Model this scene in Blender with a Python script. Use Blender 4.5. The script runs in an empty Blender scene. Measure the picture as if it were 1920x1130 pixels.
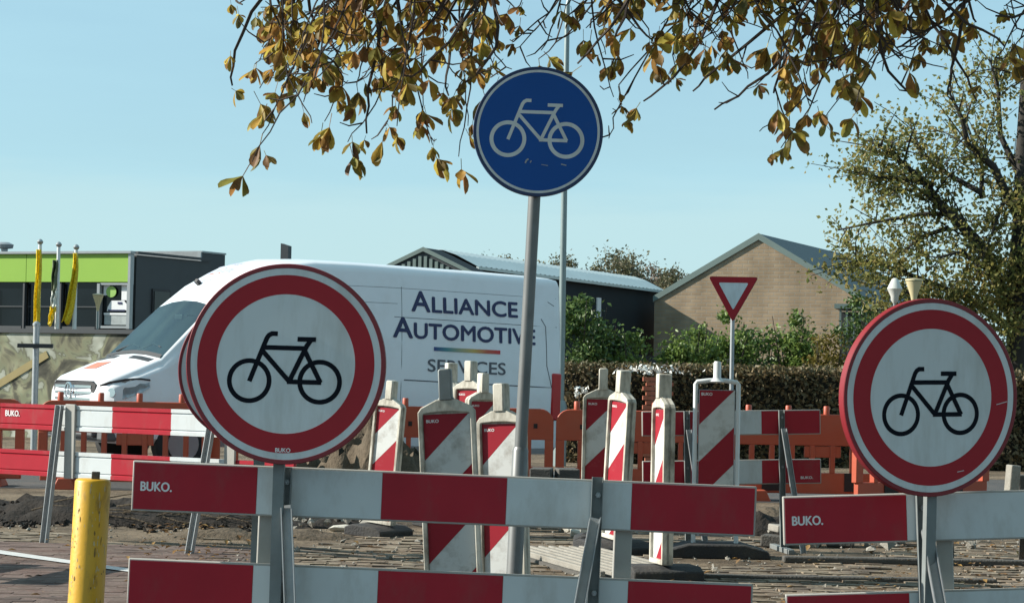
import bpy, math, random
import numpy as np
from mathutils import Vector, Matrix, Euler
R_ = math.radians
SC = bpy.context.scene
COL = SC.collection
rng = random.Random(7)
nrg = np.random.default_rng(7)

# ------------------------------------------------------------------ camera
FPX, CX, CY, HOR, ROLL, CAMZ = 4400.0, 960.0, 565.0, 700.0, R_(1.1), 1.40
PITCH = math.atan((HOR - CY) / FPX)
cam_d = bpy.data.cameras.new('camera'); cam = bpy.data.objects.new('camera', cam_d); COL.objects.link(cam)
cam_d.sensor_width = 36; cam_d.lens = 36 * FPX / 1920
cam_d.clip_start = 0.1; cam_d.clip_end = 3000
CROT = Matrix.Rotation(math.pi/2 + PITCH, 3, 'X') @ Matrix.Rotation(ROLL, 3, 'Z')
cam.matrix_world = Matrix.Translation((0, 0, CAMZ)) @ CROT.to_4x4()
SC.camera = cam
CINV = CROT.transposed()

# ------------------------------------------------------------------ light
SUN_DIR = Vector((-0.95, 0.035, 0.0)).normalized() * math.cos(R_(29)) + Vector((0, 0, math.sin(R_(29))))
world = bpy.data.worlds.new('World'); SC.world = world; world.use_nodes = True
wn = world.node_tree.nodes; wl = world.node_tree.links
wn.clear()
sky = wn.new('ShaderNodeTexSky'); sky.sky_type = 'NISHITA'; sky.sun_disc = False
sky.sun_elevation = R_(29); sky.sun_rotation = math.atan2(SUN_DIR.x, SUN_DIR.y)
sky.air_density = 1.0; sky.dust_density = 0.25; sky.ozone_density = 1.6; sky.altitude = 0
wtc = wn.new('ShaderNodeTexCoord'); wmp = wn.new('ShaderNodeMapping'); wmp.inputs['Scale'].default_value = (1.2, 1.2, 9)
wno = wn.new('ShaderNodeTexNoise'); wno.inputs['Scale'].default_value = 2.2; wno.inputs['Detail'].default_value = 7
wrp = wn.new('ShaderNodeValToRGB'); wrp.color_ramp.elements[0].position = .30; wrp.color_ramp.elements[1].position = .75
wmul = wn.new('ShaderNodeMath'); wmul.operation = 'MULTIPLY_ADD'; wmul.inputs[1].default_value = .42; wmul.inputs[2].default_value = .48
wtint = wn.new('ShaderNodeMix'); wtint.data_type = 'RGBA'; wtint.blend_type = 'MULTIPLY'; wtint.inputs[0].default_value = 1.0
wtint.inputs[7].default_value = (0.83, 0.98, 1.05, 1)
wmix = wn.new('ShaderNodeMix'); wmix.data_type = 'RGBA'; wmix.inputs[7].default_value = (3.95, 6.45, 7.4, 1)
wbg = wn.new('ShaderNodeBackground'); wbg.inputs[1].default_value = 0.0625
wout = wn.new('ShaderNodeOutputWorld')
wl.new(wtc.outputs['Generated'], wmp.inputs['Vector']); wl.new(wmp.outputs[0], wno.inputs['Vector'])
wl.new(wno.outputs[0], wrp.inputs[0]); wl.new(wrp.outputs[0], wmul.inputs[0]); wl.new(wmul.outputs[0], wmix.inputs[0])
wl.new(sky.outputs[0], wtint.inputs[6]); wl.new(wtint.outputs[2], wmix.inputs[6])
# thin pale cloud bank low over the horizon, its edge uneven
wsx = wn.new('ShaderNodeSeparateXYZ'); wl.new(wtc.outputs['Generated'], wsx.inputs[0])
wn2 = wn.new('ShaderNodeTexNoise'); wn2.inputs['Scale'].default_value = 5.0; wn2.inputs['Detail'].default_value = 6; wl.new(wmp.outputs[0], wn2.inputs['Vector'])
wad = wn.new('ShaderNodeMath'); wad.operation = 'MULTIPLY_ADD'; wad.inputs[1].default_value = .045; wl.new(wn2.outputs[0], wad.inputs[0]); wl.new(wsx.outputs[2], wad.inputs[2])
wmr = wn.new('ShaderNodeMapRange'); wmr.interpolation_type = 'SMOOTHSTEP'; wmr.inputs[1].default_value = .088; wmr.inputs[2].default_value = .108; wmr.inputs[3].default_value = .62; wmr.inputs[4].default_value = 0.0; wl.new(wad.outputs[0], wmr.inputs[0])
wcm = wn.new('ShaderNodeMix'); wcm.data_type = 'RGBA'; wcm.inputs[7].default_value = (4.8, 6.75, 7.0, 1)
wl.new(wmr.outputs[0], wcm.inputs[0]); wl.new(wmix.outputs[2], wcm.inputs[6]); wl.new(wcm.outputs[2], wbg.inputs[0]); wl.new(wbg.outputs[0], wout.inputs[0])
sun_d = bpy.data.lights.new('sun', 'SUN'); sun_d.energy = 4.6; sun_d.angle = R_(0.53); sun_d.color = (1.0, 0.95, 0.85)
sun = bpy.data.objects.new('sun', sun_d); COL.objects.link(sun)
sun.rotation_euler = SUN_DIR.to_track_quat('Z', 'Y').to_euler(); sun.location = (-20, 10, 30)
SC.view_settings.view_transform = 'Standard'; SC.view_settings.look = 'None'
SC.view_settings.exposure = 0.95; SC.view_settings.gamma = 1; SC.view_settings.use_curve_mapping = False

# ------------------------------------------------------------------ placing
def ray(px, py):
    return CROT @ Vector(((px - CX) / FPX, -(py - CY) / FPX, -1.0))
def P(px, py, D):
    d = ray(px, py); return Vector((0, 0, CAMZ)) + d * (D / d.y)
def proj(p):
    q = CINV @ (Vector(p) - Vector((0, 0, CAMZ)))
    return CX + FPX * q.x / -q.z, CY - FPX * q.y / -q.z
def at(px, D, z=0.0):
    x = (px - CX) / FPX * D
    for _ in range(4):
        x += (px - proj((x, D, z))[0]) / FPX * D
    return Vector((x, D, z))
def zat(px, py, D):
    return P(px, py, D).z

# ------------------------------------------------------------------ materials
def new_mat(name):
    m = bpy.data.materials.new(name); m.use_nodes = True
    return m, m.node_tree.nodes, m.node_tree.links, m.node_tree.nodes['Principled BSDF']
def mat(name, col, rough=.5, metal=0.0, var=.15, scale=6.0, dirt=0.0, dirt_col=(.10, .085, .065), bump=0.0, bscale=60, spec=.5, coat=0.0, dscale=2.5, dthr=.5, streak=1.0):
    m, n, l, b = new_mat(name)
    tc = n.new('ShaderNodeTexCoord')
    no = n.new('ShaderNodeTexNoise'); no.inputs['Scale'].default_value = scale; no.inputs['Detail'].default_value = 6
    l.new(tc.outputs['Object'], no.inputs['Vector'])
    mx = n.new('ShaderNodeMix'); mx.data_type = 'RGBA'
    mx.inputs[6].default_value = tuple(c * (1 - var) for c in col) + (1,)
    mx.inputs[7].default_value = tuple(min(1, c * (1 + var)) for c in col) + (1,)
    l.new(no.outputs[0], mx.inputs[0]); out = mx.outputs[2]
    b.inputs['Roughness'].default_value = rough
    if dirt > 0:
        mp = n.new('ShaderNodeMapping'); mp.inputs['Scale'].default_value = (1, 1, 1 / streak)
        l.new(tc.outputs['Object'], mp.inputs[0])
        n2 = n.new('ShaderNodeTexNoise'); n2.inputs['Scale'].default_value = dscale; n2.inputs['Detail'].default_value = 9; n2.inputs['Roughness'].default_value = .68
        l.new(mp.outputs[0], n2.inputs['Vector'])
        rp = n.new('ShaderNodeValToRGB'); rp.color_ramp.elements[0].position = dthr; rp.color_ramp.elements[1].position = min(.99, dthr + .22)
        l.new(n2.outputs[0], rp.inputs[0])
        ml = n.new('ShaderNodeMath'); ml.operation = 'MULTIPLY'; ml.inputs[1].default_value = dirt; l.new(rp.outputs[0], ml.inputs[0])
        m2 = n.new('ShaderNodeMix'); m2.data_type = 'RGBA'; m2.inputs[7].default_value = dirt_col + (1,)
        l.new(ml.outputs[0], m2.inputs[0]); l.new(out, m2.inputs[6]); out = m2.outputs[2]
        ra = n.new('ShaderNodeMath'); ra.operation = 'MULTIPLY_ADD'; ra.inputs[1].default_value = .4; ra.inputs[2].default_value = rough; ra.use_clamp = True
        l.new(ml.outputs[0], ra.inputs[0]); l.new(ra.outputs[0], b.inputs['Roughness'])
    l.new(out, b.inputs['Base Color'])
    b.inputs['Metallic'].default_value = metal
    b.inputs['Specular IOR Level'].default_value = spec
    b.inputs['Coat Weight'].default_value = coat
    if bump > 0:
        n3 = n.new('ShaderNodeTexNoise'); n3.inputs['Scale'].default_value = bscale; n3.inputs['Detail'].default_value = 5
        l.new(tc.outputs['Object'], n3.inputs['Vector'])
        bp = n.new('ShaderNodeBump'); bp.inputs['Strength'].default_value = bump; bp.inputs['Distance'].default_value = .02
        l.new(n3.outputs[0], bp.inputs['Height']); l.new(bp.outputs[0], b.inputs['Normal'])
    return m
def leaf_mat(name, cols, trans=.35, rough=.55):
    m, n, l, b = new_mat(name)
    g = n.new('ShaderNodeNewGeometry'); oi = n.new('ShaderNodeObjectInfo')
    ad = n.new('ShaderNodeMath'); ad.operation = 'ADD'; fr = n.new('ShaderNodeMath'); fr.operation = 'FRACT'
    l.new(g.outputs['Random Per Island'], ad.inputs[0]); l.new(oi.outputs['Random'], ad.inputs[1]); l.new(ad.outputs[0], fr.inputs[0])
    rp = n.new('ShaderNodeValToRGB'); cr = rp.color_ramp
    while len(cr.elements) < len(cols): cr.elements.new(.5)
    for i, c in enumerate(cols):
        cr.elements[i].position = i / (len(cols) - 1); cr.elements[i].color = tuple(c) + (1,)
    l.new(fr.outputs[0], rp.inputs[0])
    tc = n.new('ShaderNodeTexCoord'); no = n.new('ShaderNodeTexNoise'); no.inputs['Scale'].default_value = 22; no.inputs['Detail'].default_value = 3
    l.new(tc.outputs['Object'], no.inputs['Vector'])
    mx = n.new('ShaderNodeMix'); mx.data_type = 'RGBA'; mx.blend_type = 'MULTIPLY'; mx.inputs[0].default_value = .55
    l.new(rp.outputs[0], mx.inputs[6]); 
    r2 = n.new('ShaderNodeValToRGB'); r2.color_ramp.elements[0].color = (.55, .42, .30, 1); r2.color_ramp.elements[1].color = (1.25, 1.25, 1.2, 1)
    r2.color_ramp.elements[0].position = .35; r2.color_ramp.elements[1].position = .65
    l.new(no.outputs[0], r2.inputs[0]); l.new(r2.outputs[0], mx.inputs[7])
    l.new(mx.outputs[2], b.inputs['Base Color']); b.inputs['Roughness'].default_value = rough
    b.inputs['Specular IOR Level'].default_value = .3
    tr = n.new('ShaderNodeBsdfTranslucent'); l.new(mx.outputs[2], tr.inputs[0])
    ms = n.new('ShaderNodeMixShader'); ms.inputs[0].default_value = trans
    out = n['Material Output']; l.new(b.outputs[0], ms.inputs[1]); l.new(tr.outputs[0], ms.inputs[2]); l.new(ms.outputs[0], out.inputs[0])
    return m

M = {}
M['red'] = mat('red_reflective_sheet', (.36, .013, .027), .45, spec=.25, var=.14, dirt=.5, dscale=6, dthr=.52, dirt_col=(.24, .075, .07), streak=2.5)
M['white'] = mat('white_reflective_sheet', (.56, .60, .61), .45, var=.07, spec=.3, dirt=.55, dirt_col=(.33, .32, .29), dscale=5, dthr=.50, streak=2.5)
M['sign_white'] = mat('sign_white', (.62, .66, .675), .5, spec=.3, var=.04, dirt=.5, dirt_col=(.40, .40, .37), dscale=7, dthr=.47, streak=5)
M['sign_red'] = mat('sign_red', (.35, .016, .026), .5, spec=.25, var=.10, dirt=.25, dirt_col=(.40, .22, .2), dscale=9, dthr=.66)
M['sign_red_edge'] = mat('sign_red_edge', (.20, .010, .017), .45, var=.1)
M['sign_blue'] = mat('sign_blue', (.002, .075, .33), .45, spec=.25, var=.08, dirt=.18, dirt_col=(.05, .10, .22), dscale=7, dthr=.62)
M['blue_edge'] = mat('blue_edge', (.01, .03, .10), .45, var=.1)
M['ink'] = mat('black_print', (.006, .008, .014), .7, var=.05, spec=.1)
M['white_print'] = mat('white_print', (.72, .72, .72), .5, var=.05)
M['galv'] = mat('galvanised_steel', (.33, .35, .36), .5, .6, var=.22, scale=25, dirt=.3, dirt_col=(.20, .19, .17), dscale=6, dthr=.55)
M['galv_dull'] = mat('dull_galvanised_steel', (.20, .22, .22), .6, .35, var=.2, scale=18, dirt=.35, dirt_col=(.16, .14, .12), dscale=5, dthr=.5)
M['pale_plastic'] = mat('pale_grey_plastic', (.34, .335, .31), .5, var=.08, dirt=.35, dirt_col=(.25, .22, .18), dscale=4, dthr=.45)
M['beacon_frame'] = mat('cream_beacon_plastic', (.56, .535, .46), .6, var=.14, dirt=.9, dirt_col=(.14, .12, .09), dscale=8, dthr=.44, streak=2.5)
M['beacon_white'] = mat('beacon_white_sheet', (.56, .575, .565), .45, var=.07, spec=.3, dirt=.75, dirt_col=(.26, .24, .21), dscale=9, dthr=.50)
M['beacon_red'] = mat('beacon_red_sheet', (.29, .012, .024), .45, spec=.25, var=.12, dirt=.4, dirt_col=(.42, .20, .19), dscale=6, dthr=.58)
M['pole_steel'] = mat('dark_pole_steel', (.17, .175, .175), .42, .35, var=.15, scale=14, dirt=.3, dirt_col=(.09, .085, .08), dscale=5)
M['rubber'] = mat('black_rubber', (.022, .022, .023), .8, var=.3, dirt=.5, dirt_col=(.10, .09, .07), dscale=5, bump=.4, bscale=50)
M['orange'] = mat('orange_plastic', (.38, .062, .024), .5, var=.12, dirt=.35, dirt_col=(.28, .09, .05), dscale=3, dthr=.48)
M['hole_shade'] = mat('slot_shade_paint', (.02, .012, .01), .8)  # near-black colour standing in for the shade inside slots and recesses
M['yellow'] = mat('yellow_paint', (.60, .33, .012), .45, var=.1, dirt=.95, dirt_col=(.16, .105, .05), dscale=20, dthr=.54, bump=.05, streak=3.0)
M['van'] = mat('white_van_paint', (.74, .75, .77), .3, var=.03, coat=.4, dirt=.25, dirt_col=(.5, .48, .44), dscale=2.0, dthr=.5)
M['van_glass'] = mat('van_window_glass', (.012, .040, .048), .08, var=.5, scale=2.0, spec=.45)  # blotchy tint paints reflections into the opaque glass
M['black_plastic'] = mat('black_plastic', (.02, .02, .022), .55)
M['gap_crease'] = mat('van_gap_crease_shade', (.10, .11, .12), .7)  # for door gaps and for the painted shade of body creases
M['navy'] = mat('navy_lettering', (.012, .018, .085), .5, var=.05)
M['grey_letter'] = mat('grey_lettering', (.085, .09, .11), .5, var=.05)
M['lilac'] = mat('lilac_lettering', (.40, .40, .55), .5, var=.05)
M['chrome'] = mat('chrome', (.75, .76, .78), .12, 1.0, var=.02)
M['lamp_glass'] = mat('headlamp_lens', (.30, .33, .36), .08, .3, var=.5, scale=14, spec=.8)
M['plate_yellow'] = mat('yellow_number_plate', (.72, .42, .02), .4, var=.05)
M['tyre'] = mat('tyre_rubber', (.02, .02, .02), .85)
M['rim'] = mat('steel_wheel', (.30, .31, .32), .4, .6)
M['tail'] = mat('red_tail_lamp', (.45, .01, .015), .2, var=.1)
M['sticker'] = mat('orange_sticker', (.55, .17, .10), .5, var=.5, scale=9)
M['bark'] = mat('bark', (.045, .036, .028), .9, var=.4, scale=18, bump=.6, bscale=40)
M['twig'] = mat('twig_bark', (.050, .038, .033), .85, var=.3, scale=20)
M['oak_bark'] = mat('oak_bark', (.030, .026, .022), .9, var=.4, scale=10, bump=.5)
M['wood'] = mat('weathered_wood', (.20, .15, .10), .8, var=.3, scale=9, bump=.3)
M['stone'] = mat('grey_concrete', (.24, .225, .195), .88, var=.3, scale=9, bump=.5, dirt=.5, dirt_col=(.09, .08, .06))
M['pale_stone'] = mat('pale_stone', (.46, .44, .38), .85, var=.25, scale=12, bump=.4, dirt=.4)
M['dark_stone'] = mat('dark_wet_stone', (.075, .07, .062), .85, var=.35, scale=9, bump=.5)
M['green_panel'] = mat('lime_green_panel', (.235, .41, .045), .45, var=.06, scale=1.5)
M['dark_clad'] = mat('anthracite_cladding', (.038, .044, .050), .6, var=.15, scale=2)
M['dark_barn'] = mat('dark_teal_cladding', (.012, .019, .024), .75, spec=.2, var=.2, scale=1.0)
M['shop_glass'] = mat('dark_shop_glass', (.006, .009, .012), .10, var=.8, scale=1.1, spec=.35)
M['alu'] = mat('grey_aluminium', (.32, .34, .35), .4, .5, var=.1)
M['poster_white'] = mat('poster_white', (.68, .69, .70), .5, var=.06)
M['poster_grey'] = mat('poster_grey', (.30, .33, .33), .5, var=.5, scale=5)
M['poster_green'] = mat('poster_green', (.26, .45, .10), .5, var=.15)
M['flag_yellow'] = leaf_mat('yellow_flag_cloth', [(.85, .70, .05), (.80, .66, .04)], .4)
M['flag_white'] = mat('white_flag_cloth', (.62, .64, .58), .7, var=.08, scale=5)
M['flag_green'] = mat('dark_green_flag_cloth', (.07, .09, .04), .7, var=.5, scale=5)
M['pole_white'] = mat('white_pole_paint', (.62, .64, .64), .4, var=.06)
M['trim_green'] = mat('grey_green_trim', (.14, .185, .17), .55, var=.12, scale=2)
M['slate'] = mat('green_grey_roof_sheet', (.040, .060, .066), .6, var=.2, scale=1.2, bump=.2, bscale=12)
M['light_roof'] = mat('pale_corrugated_roof', (.48, .545, .54), .45, .2, var=.15, scale=.8)
M['lantern_white'] = mat('lantern_opal_white', (.5, .5, .47), .3, var=.04)
M['lantern_cream'] = mat('lantern_cream_shade', (.52, .45, .27), .4, var=.15)
M['lamp_grey'] = mat('lamp_post_paint', (.20, .25, .25), .45, .3, var=.1, scale=10)
M['red_brick'] = mat('red_brick', (.33, .10, .055), .8, var=.3, scale=7, bump=.3)
M['petal'] = mat('white_petal', (.74, .74, .70), .6, var=.05)
M['line_white'] = mat('road_line_paint', (.52, .53, .52), .6, var=.12, dirt=.6, dirt_col=(.18, .16, .15), dscale=5)

M['leaf_chestnut'] = leaf_mat('chestnut_leaf', [(0.165, 0.150, 0.057), (0.396, 0.312, 0.069), (0.550, 0.348, 0.075), (0.253, 0.132, 0.057), (0.187, 0.186, 0.063), (0.330, 0.312, 0.075), (0.660, 0.540, 0.103), (0.176, 0.102, 0.057), (0.396, 0.204, 0.069), (0.143, 0.144, 0.057)], .48)
M['leaf_oak'] = leaf_mat('oak_leaf', [(0.114, 0.144, 0.052), (0.192, 0.206, 0.067), (0.300, 0.275, 0.086), (0.144, 0.169, 0.057), (0.336, 0.263, 0.098), (0.168, 0.194, 0.063)], .5)
M['leaf_hedge'] = leaf_mat('hedge_leaf', [(0.117, 0.086, 0.048), (0.169, 0.130, 0.069), (0.091, 0.084, 0.041), (0.208, 0.144, 0.075), (0.124, 0.108, 0.055)], .2)
M['leaf_hedge_top'] = leaf_mat('hedge_top_leaf', [(.11, .095, .05), (.075, .080, .035), (.15, .12, .07)], .2)
M['leaf_green'] = leaf_mat('laurel_leaf', [(0.087, 0.150, 0.037), (0.145, 0.227, 0.056), (0.217, 0.305, 0.081), (0.109, 0.176, 0.044), (0.072, 0.117, 0.037)], .35, .4)
M['leaf_dark'] = leaf_mat('dark_shrub_leaf', [(0.045, 0.088, 0.029), (0.075, 0.135, 0.039), (0.120, 0.189, 0.058), (0.053, 0.095, 0.031)], .3, .4)
M['leaf_gold'] = leaf_mat('golden_shrub_leaf', [(.12, .11, .025), (.19, .15, .035), (.09, .09, .025)], .35)
M['leaf_far'] = leaf_mat('far_tree_leaf', [(.10, .115, .06), (.15, .155, .085), (.18, .16, .105), (.12, .12, .08)], .25)
M['leaf_far_brown'] = leaf_mat('far_brown_leaf', [(.19, .15, .12), (.23, .18, .145), (.15, .135, .10)], .25)
M['litter'] = leaf_mat('fallen_leaf', [(.22, .12, .04), (.11, .06, .03), (.33, .20, .06), (.16, .10, .05)], .1)
def paver_mat(name, cols, dust, damp):
    m = leaf_mat(name, cols, 0.0, .9); n, l = m.node_tree.nodes, m.node_tree.links; b = n['Principled BSDF']
    src = b.inputs['Base Color'].links[0].from_socket; gn = n.new('ShaderNodeNewGeometry')
    for sc, lo, hi, col, amt in ((1.6, .48, .62, damp, .75), (3.3, .46, .60, dust, .8), (38, .50, .62, damp, .5)):
        no = n.new('ShaderNodeTexNoise'); no.inputs['Scale'].default_value = sc; no.inputs['Detail'].default_value = 6; no.inputs['Distortion'].default_value = .4
        l.new(gn.outputs['Position'], no.inputs['Vector'])
        rp = n.new('ShaderNodeMapRange'); rp.inputs[1].default_value = lo; rp.inputs[2].default_value = hi; rp.inputs[4].default_value = amt; l.new(no.outputs[0], rp.inputs[0])
        mx = n.new('ShaderNodeMix'); mx.data_type = 'RGBA'; mx.inputs[7].default_value = tuple(col) + (1,)
        l.new(rp.outputs[0], mx.inputs[0]); l.new(src, mx.inputs[6]); src = mx.outputs[2]
    l.new(src, b.inputs['Base Color']); return m
M['paver'] = paver_mat('paver_clay', [(.20, .155, .115), (.23, .185, .14), (.165, .125, .095), (.25, .205, .155), (.145, .12, .10)], (.26, .215, .155), (.055, .044, .035))
M['paver_red'] = paver_mat('paver_red_clay', [(.12, .075, .062), (.135, .088, .075), (.11, .075, .066), (.14, .095, .082)], (.16, .12, .098), (.06, .044, .038))

def rainbow_mat():
    m, n, l, b = new_mat('rainbow_line')
    tc = n.new('ShaderNodeTexCoord'); sp = n.new('ShaderNodeSeparateXYZ'); l.new(tc.outputs['Generated'], sp.inputs[0])
    rp = n.new('ShaderNodeValToRGB'); cr = rp.color_ramp
    cols = [(.55, .03, .04), (.50, .10, .05), (.52, .36, .10), (.30, .33, .20), (.05, .22, .24), (.02, .04, .20)]
    while len(cr.elements) < 6: cr.elements.new(.5)
    for i, c in enumerate(cols): cr.elements[i].position = i / 5; cr.elements[i].color = c + (1,)
    l.new(sp.outputs[0], rp.inputs[0]); l.new(rp.outputs[0], b.inputs['Base Color'])
    return m
M['rainbow'] = rainbow_mat()
def brick_mat():
    m, n, l, b = new_mat('tan_brickwork')
    tc = n.new('ShaderNodeTexCoord')
    br = n.new('ShaderNodeTexBrick'); br.inputs['Scale'].default_value = 1.0
    br.inputs['Color1'].default_value = (.36, .265, .175, 1); br.inputs['Color2'].default_value = (.295, .215, .14, 1); br.inputs['Mortar'].default_value = (.29, .25, .20, 1)
    br.inputs['Brick Width'].default_value = .42; br.inputs['Row Height'].default_value = .14; br.inputs['Mortar Size'].default_value = .016
    mp = n.new('ShaderNodeMapping'); mp.inputs['Rotation'].default_value = (R_(90), 0, 0)
    l.new(tc.outputs['Object'], mp.inputs[0]); l.new(mp.outputs[0], br.inputs['Vector'])
    no = n.new('ShaderNodeTexNoise'); no.inputs['Scale'].default_value = .8; no.inputs['Detail'].default_value = 8
    m1 = n.new('ShaderNodeMapping'); m1.inputs['Scale'].default_value = (1.2, 1.2, .35)
    l.new(tc.outputs['Object'], m1.inputs[0]); l.new(m1.outputs[0], no.inputs['Vector'])
    rp = n.new('ShaderNodeValToRGB'); rp.color_ramp.elements[0].position = .35; rp.color_ramp.elements[0].color = (.72, .70, .66, 1)
    rp.color_ramp.elements[1].position = .65; rp.color_ramp.elements[1].color = (1.1, 1.08, 1.05, 1)
    l.new(no.outputs[0], rp.inputs[0])
    mx = n.new('ShaderNodeMix'); mx.data_type = 'RGBA'; mx.blend_type = 'MULTIPLY'; mx.inputs[0].default_value = 1
    l.new(br.outputs[0], mx.inputs[6]); l.new(rp.outputs[0], mx.inputs[7]); l.new(mx.outputs[2], b.inputs['Base Color'])
    b.inputs['Roughness'].default_value = .9
    bp = n.new('ShaderNodeBump'); bp.inputs['Strength'].default_value = .5; bp.inputs['Distance'].default_value = .02
    l.new(br.outputs['Fac'], bp.inputs['Height']); bp.invert = True; l.new(bp.outputs[0], b.inputs['Normal'])
    return m
M['tan_brick'] = brick_mat()
def glass_mat():
    m, n, l, b = new_mat('windscreen_glass')
    tr = n.new('ShaderNodeBsdfTransparent'); tr.inputs[0].default_value = (.55, .72, .70, 1)
    gl = n.new('ShaderNodeBsdfGlossy'); gl.inputs['Roughness'].default_value = .03; gl.inputs[0].default_value = (.9, .95, .95, 1)
    lw = n.new('ShaderNodeLayerWeight'); lw.inputs[0].default_value = .35
    ma = n.new('ShaderNodeMath'); ma.operation = 'MULTIPLY_ADD'; ma.inputs[1].default_value = .30; ma.inputs[2].default_value = .06; l.new(lw.outputs['Facing'], ma.inputs[0])
    ms = n.new('ShaderNodeMixShader'); l.new(ma.outputs[0], ms.inputs[0]); l.new(tr.outputs[0], ms.inputs[1]); l.new(gl.outputs[0], ms.inputs[2]); l.new(ms.outputs[0], n['Material Output'].inputs[0])
    return m
M['windscreen'] = glass_mat()
def mural_mat():
    m, n, l, b = new_mat('painted_mural')
    tc = n.new('ShaderNodeTexCoord')
    no = n.new('ShaderNodeTexNoise'); no.inputs['Scale'].default_value = 1.5; no.inputs['Detail'].default_value = 5; no.inputs['Distortion'].default_value = .8
    l.new(tc.outputs['Object'], no.inputs['Vector'])
    rp = n.new('ShaderNodeValToRGB'); cr = rp.color_ramp; cr.interpolation = 'LINEAR'
    st = [(.34, (.03, .03, .024)), (.43, (.14, .135, .10)), (.47, (.30, .29, .19)), (.52, (.28, .30, .20)), (.545, (.17, .165, .12)), (.57, (.44, .46, .40)), (.70, (.58, .59, .53))]
    while len(cr.elements) < len(st): cr.elements.new(.5)
    for e, (p, c) in zip(cr.elements, st): e.position = p; e.color = c + (1,)
    l.new(no.outputs[0], rp.inputs[0])
    vo = n.new('ShaderNodeTexVoronoi'); vo.inputs['Scale'].default_value = 3.6; l.new(tc.outputs['Object'], vo.inputs['Vector'])
    r2 = n.new('ShaderNodeValToRGB'); r2.color_ramp.elements[0].color = (1.15, 1.15, 1.1, 1); r2.color_ramp.elements[1].color = (.55, .55, .5, 1); r2.color_ramp.elements[1].position = .55
    l.new(vo.outputs['Distance'], r2.inputs[0])
    mx = n.new('ShaderNodeMix'); mx.data_type = 'RGBA'; mx.blend_type = 'MULTIPLY'; mx.inputs[0].default_value = .8
    l.new(rp.outputs[0], mx.inputs[6]); l.new(r2.outputs[0], mx.inputs[7]); l.new(mx.outputs[2], b.inputs['Base Color'])
    b.inputs['Roughness'].default_value = .85
    return m
M['mural'] = mural_mat()
def ground_mat():
    m, n, l, b = new_mat('sandy_ground')
    tc = n.new('ShaderNodeTexCoord')
    def noise(s, d, stretch=None):
        x = n.new('ShaderNodeTexNoise'); x.inputs['Scale'].default_value = s; x.inputs['Detail'].default_value = d; x.inputs['Roughness'].default_value = .65
        l.new(tc.outputs['Object'], x.inputs['Vector']); return x
    a = noise(.9, 8); c = noise(14, 6); e = noise(90, 3)
    rp = n.new('ShaderNodeValToRGB'); cr = rp.color_ramp
    st = [(.30, (.055, .045, .035)), (.44, (.15, .12, .088)), (.58, (.23, .185, .135)), (.75, (.29, .24, .175))]
    while len(cr.elements) < len(st): cr.elements.new(.5)
    for q, (p, k) in zip(cr.elements, st): q.position = p; q.color = k + (1,)
    l.new(a.outputs[0], rp.inputs[0])
    r2 = n.new('ShaderNodeValToRGB'); r2.color_ramp.elements[0].position = .3; r2.color_ramp.elements[0].color = (.5, .48, .45, 1); r2.color_ramp.elements[1].position = .7; r2.color_ramp.elements[1].color = (1.25, 1.2, 1.15, 1)
    l.new(c.outputs[0], r2.inputs[0])
    mx = n.new('ShaderNodeMix'); mx.data_type = 'RGBA'; mx.blend_type = 'MULTIPLY'; mx.inputs[0].default_value = 1
    l.new(rp.outputs[0], mx.inputs[6]); l.new(r2.outputs[0], mx.inputs[7]); l.new(mx.outputs[2], b.inputs['Base Color'])
    b.inputs['Roughness'].default_value = .95; b.inputs['Specular IOR Level'].default_value = .2
    ad = n.new('ShaderNodeMath'); ad.operation = 'ADD'; l.new(c.outputs[0], ad.inputs[0]); l.new(e.outputs[0], ad.inputs[1])
    bp = n.new('ShaderNodeBump'); bp.inputs['Strength'].default_value = .8; bp.inputs['Distance'].default_value = .03
    l.new(ad.outputs[0], bp.inputs['Height']); l.new(bp.outputs[0], b.inputs['Normal'])
    return m
M['ground'] = ground_mat()
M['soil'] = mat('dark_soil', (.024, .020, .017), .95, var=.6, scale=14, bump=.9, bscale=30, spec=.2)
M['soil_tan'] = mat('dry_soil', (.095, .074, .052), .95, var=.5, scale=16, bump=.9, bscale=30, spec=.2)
M['asphalt'] = mat('worn_asphalt', (.055, .053, .052), .9, var=.2, scale=60, bump=.4, bscale=200, dirt=.4, dirt_col=(.15, .12, .10), dscale=1.5)

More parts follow.
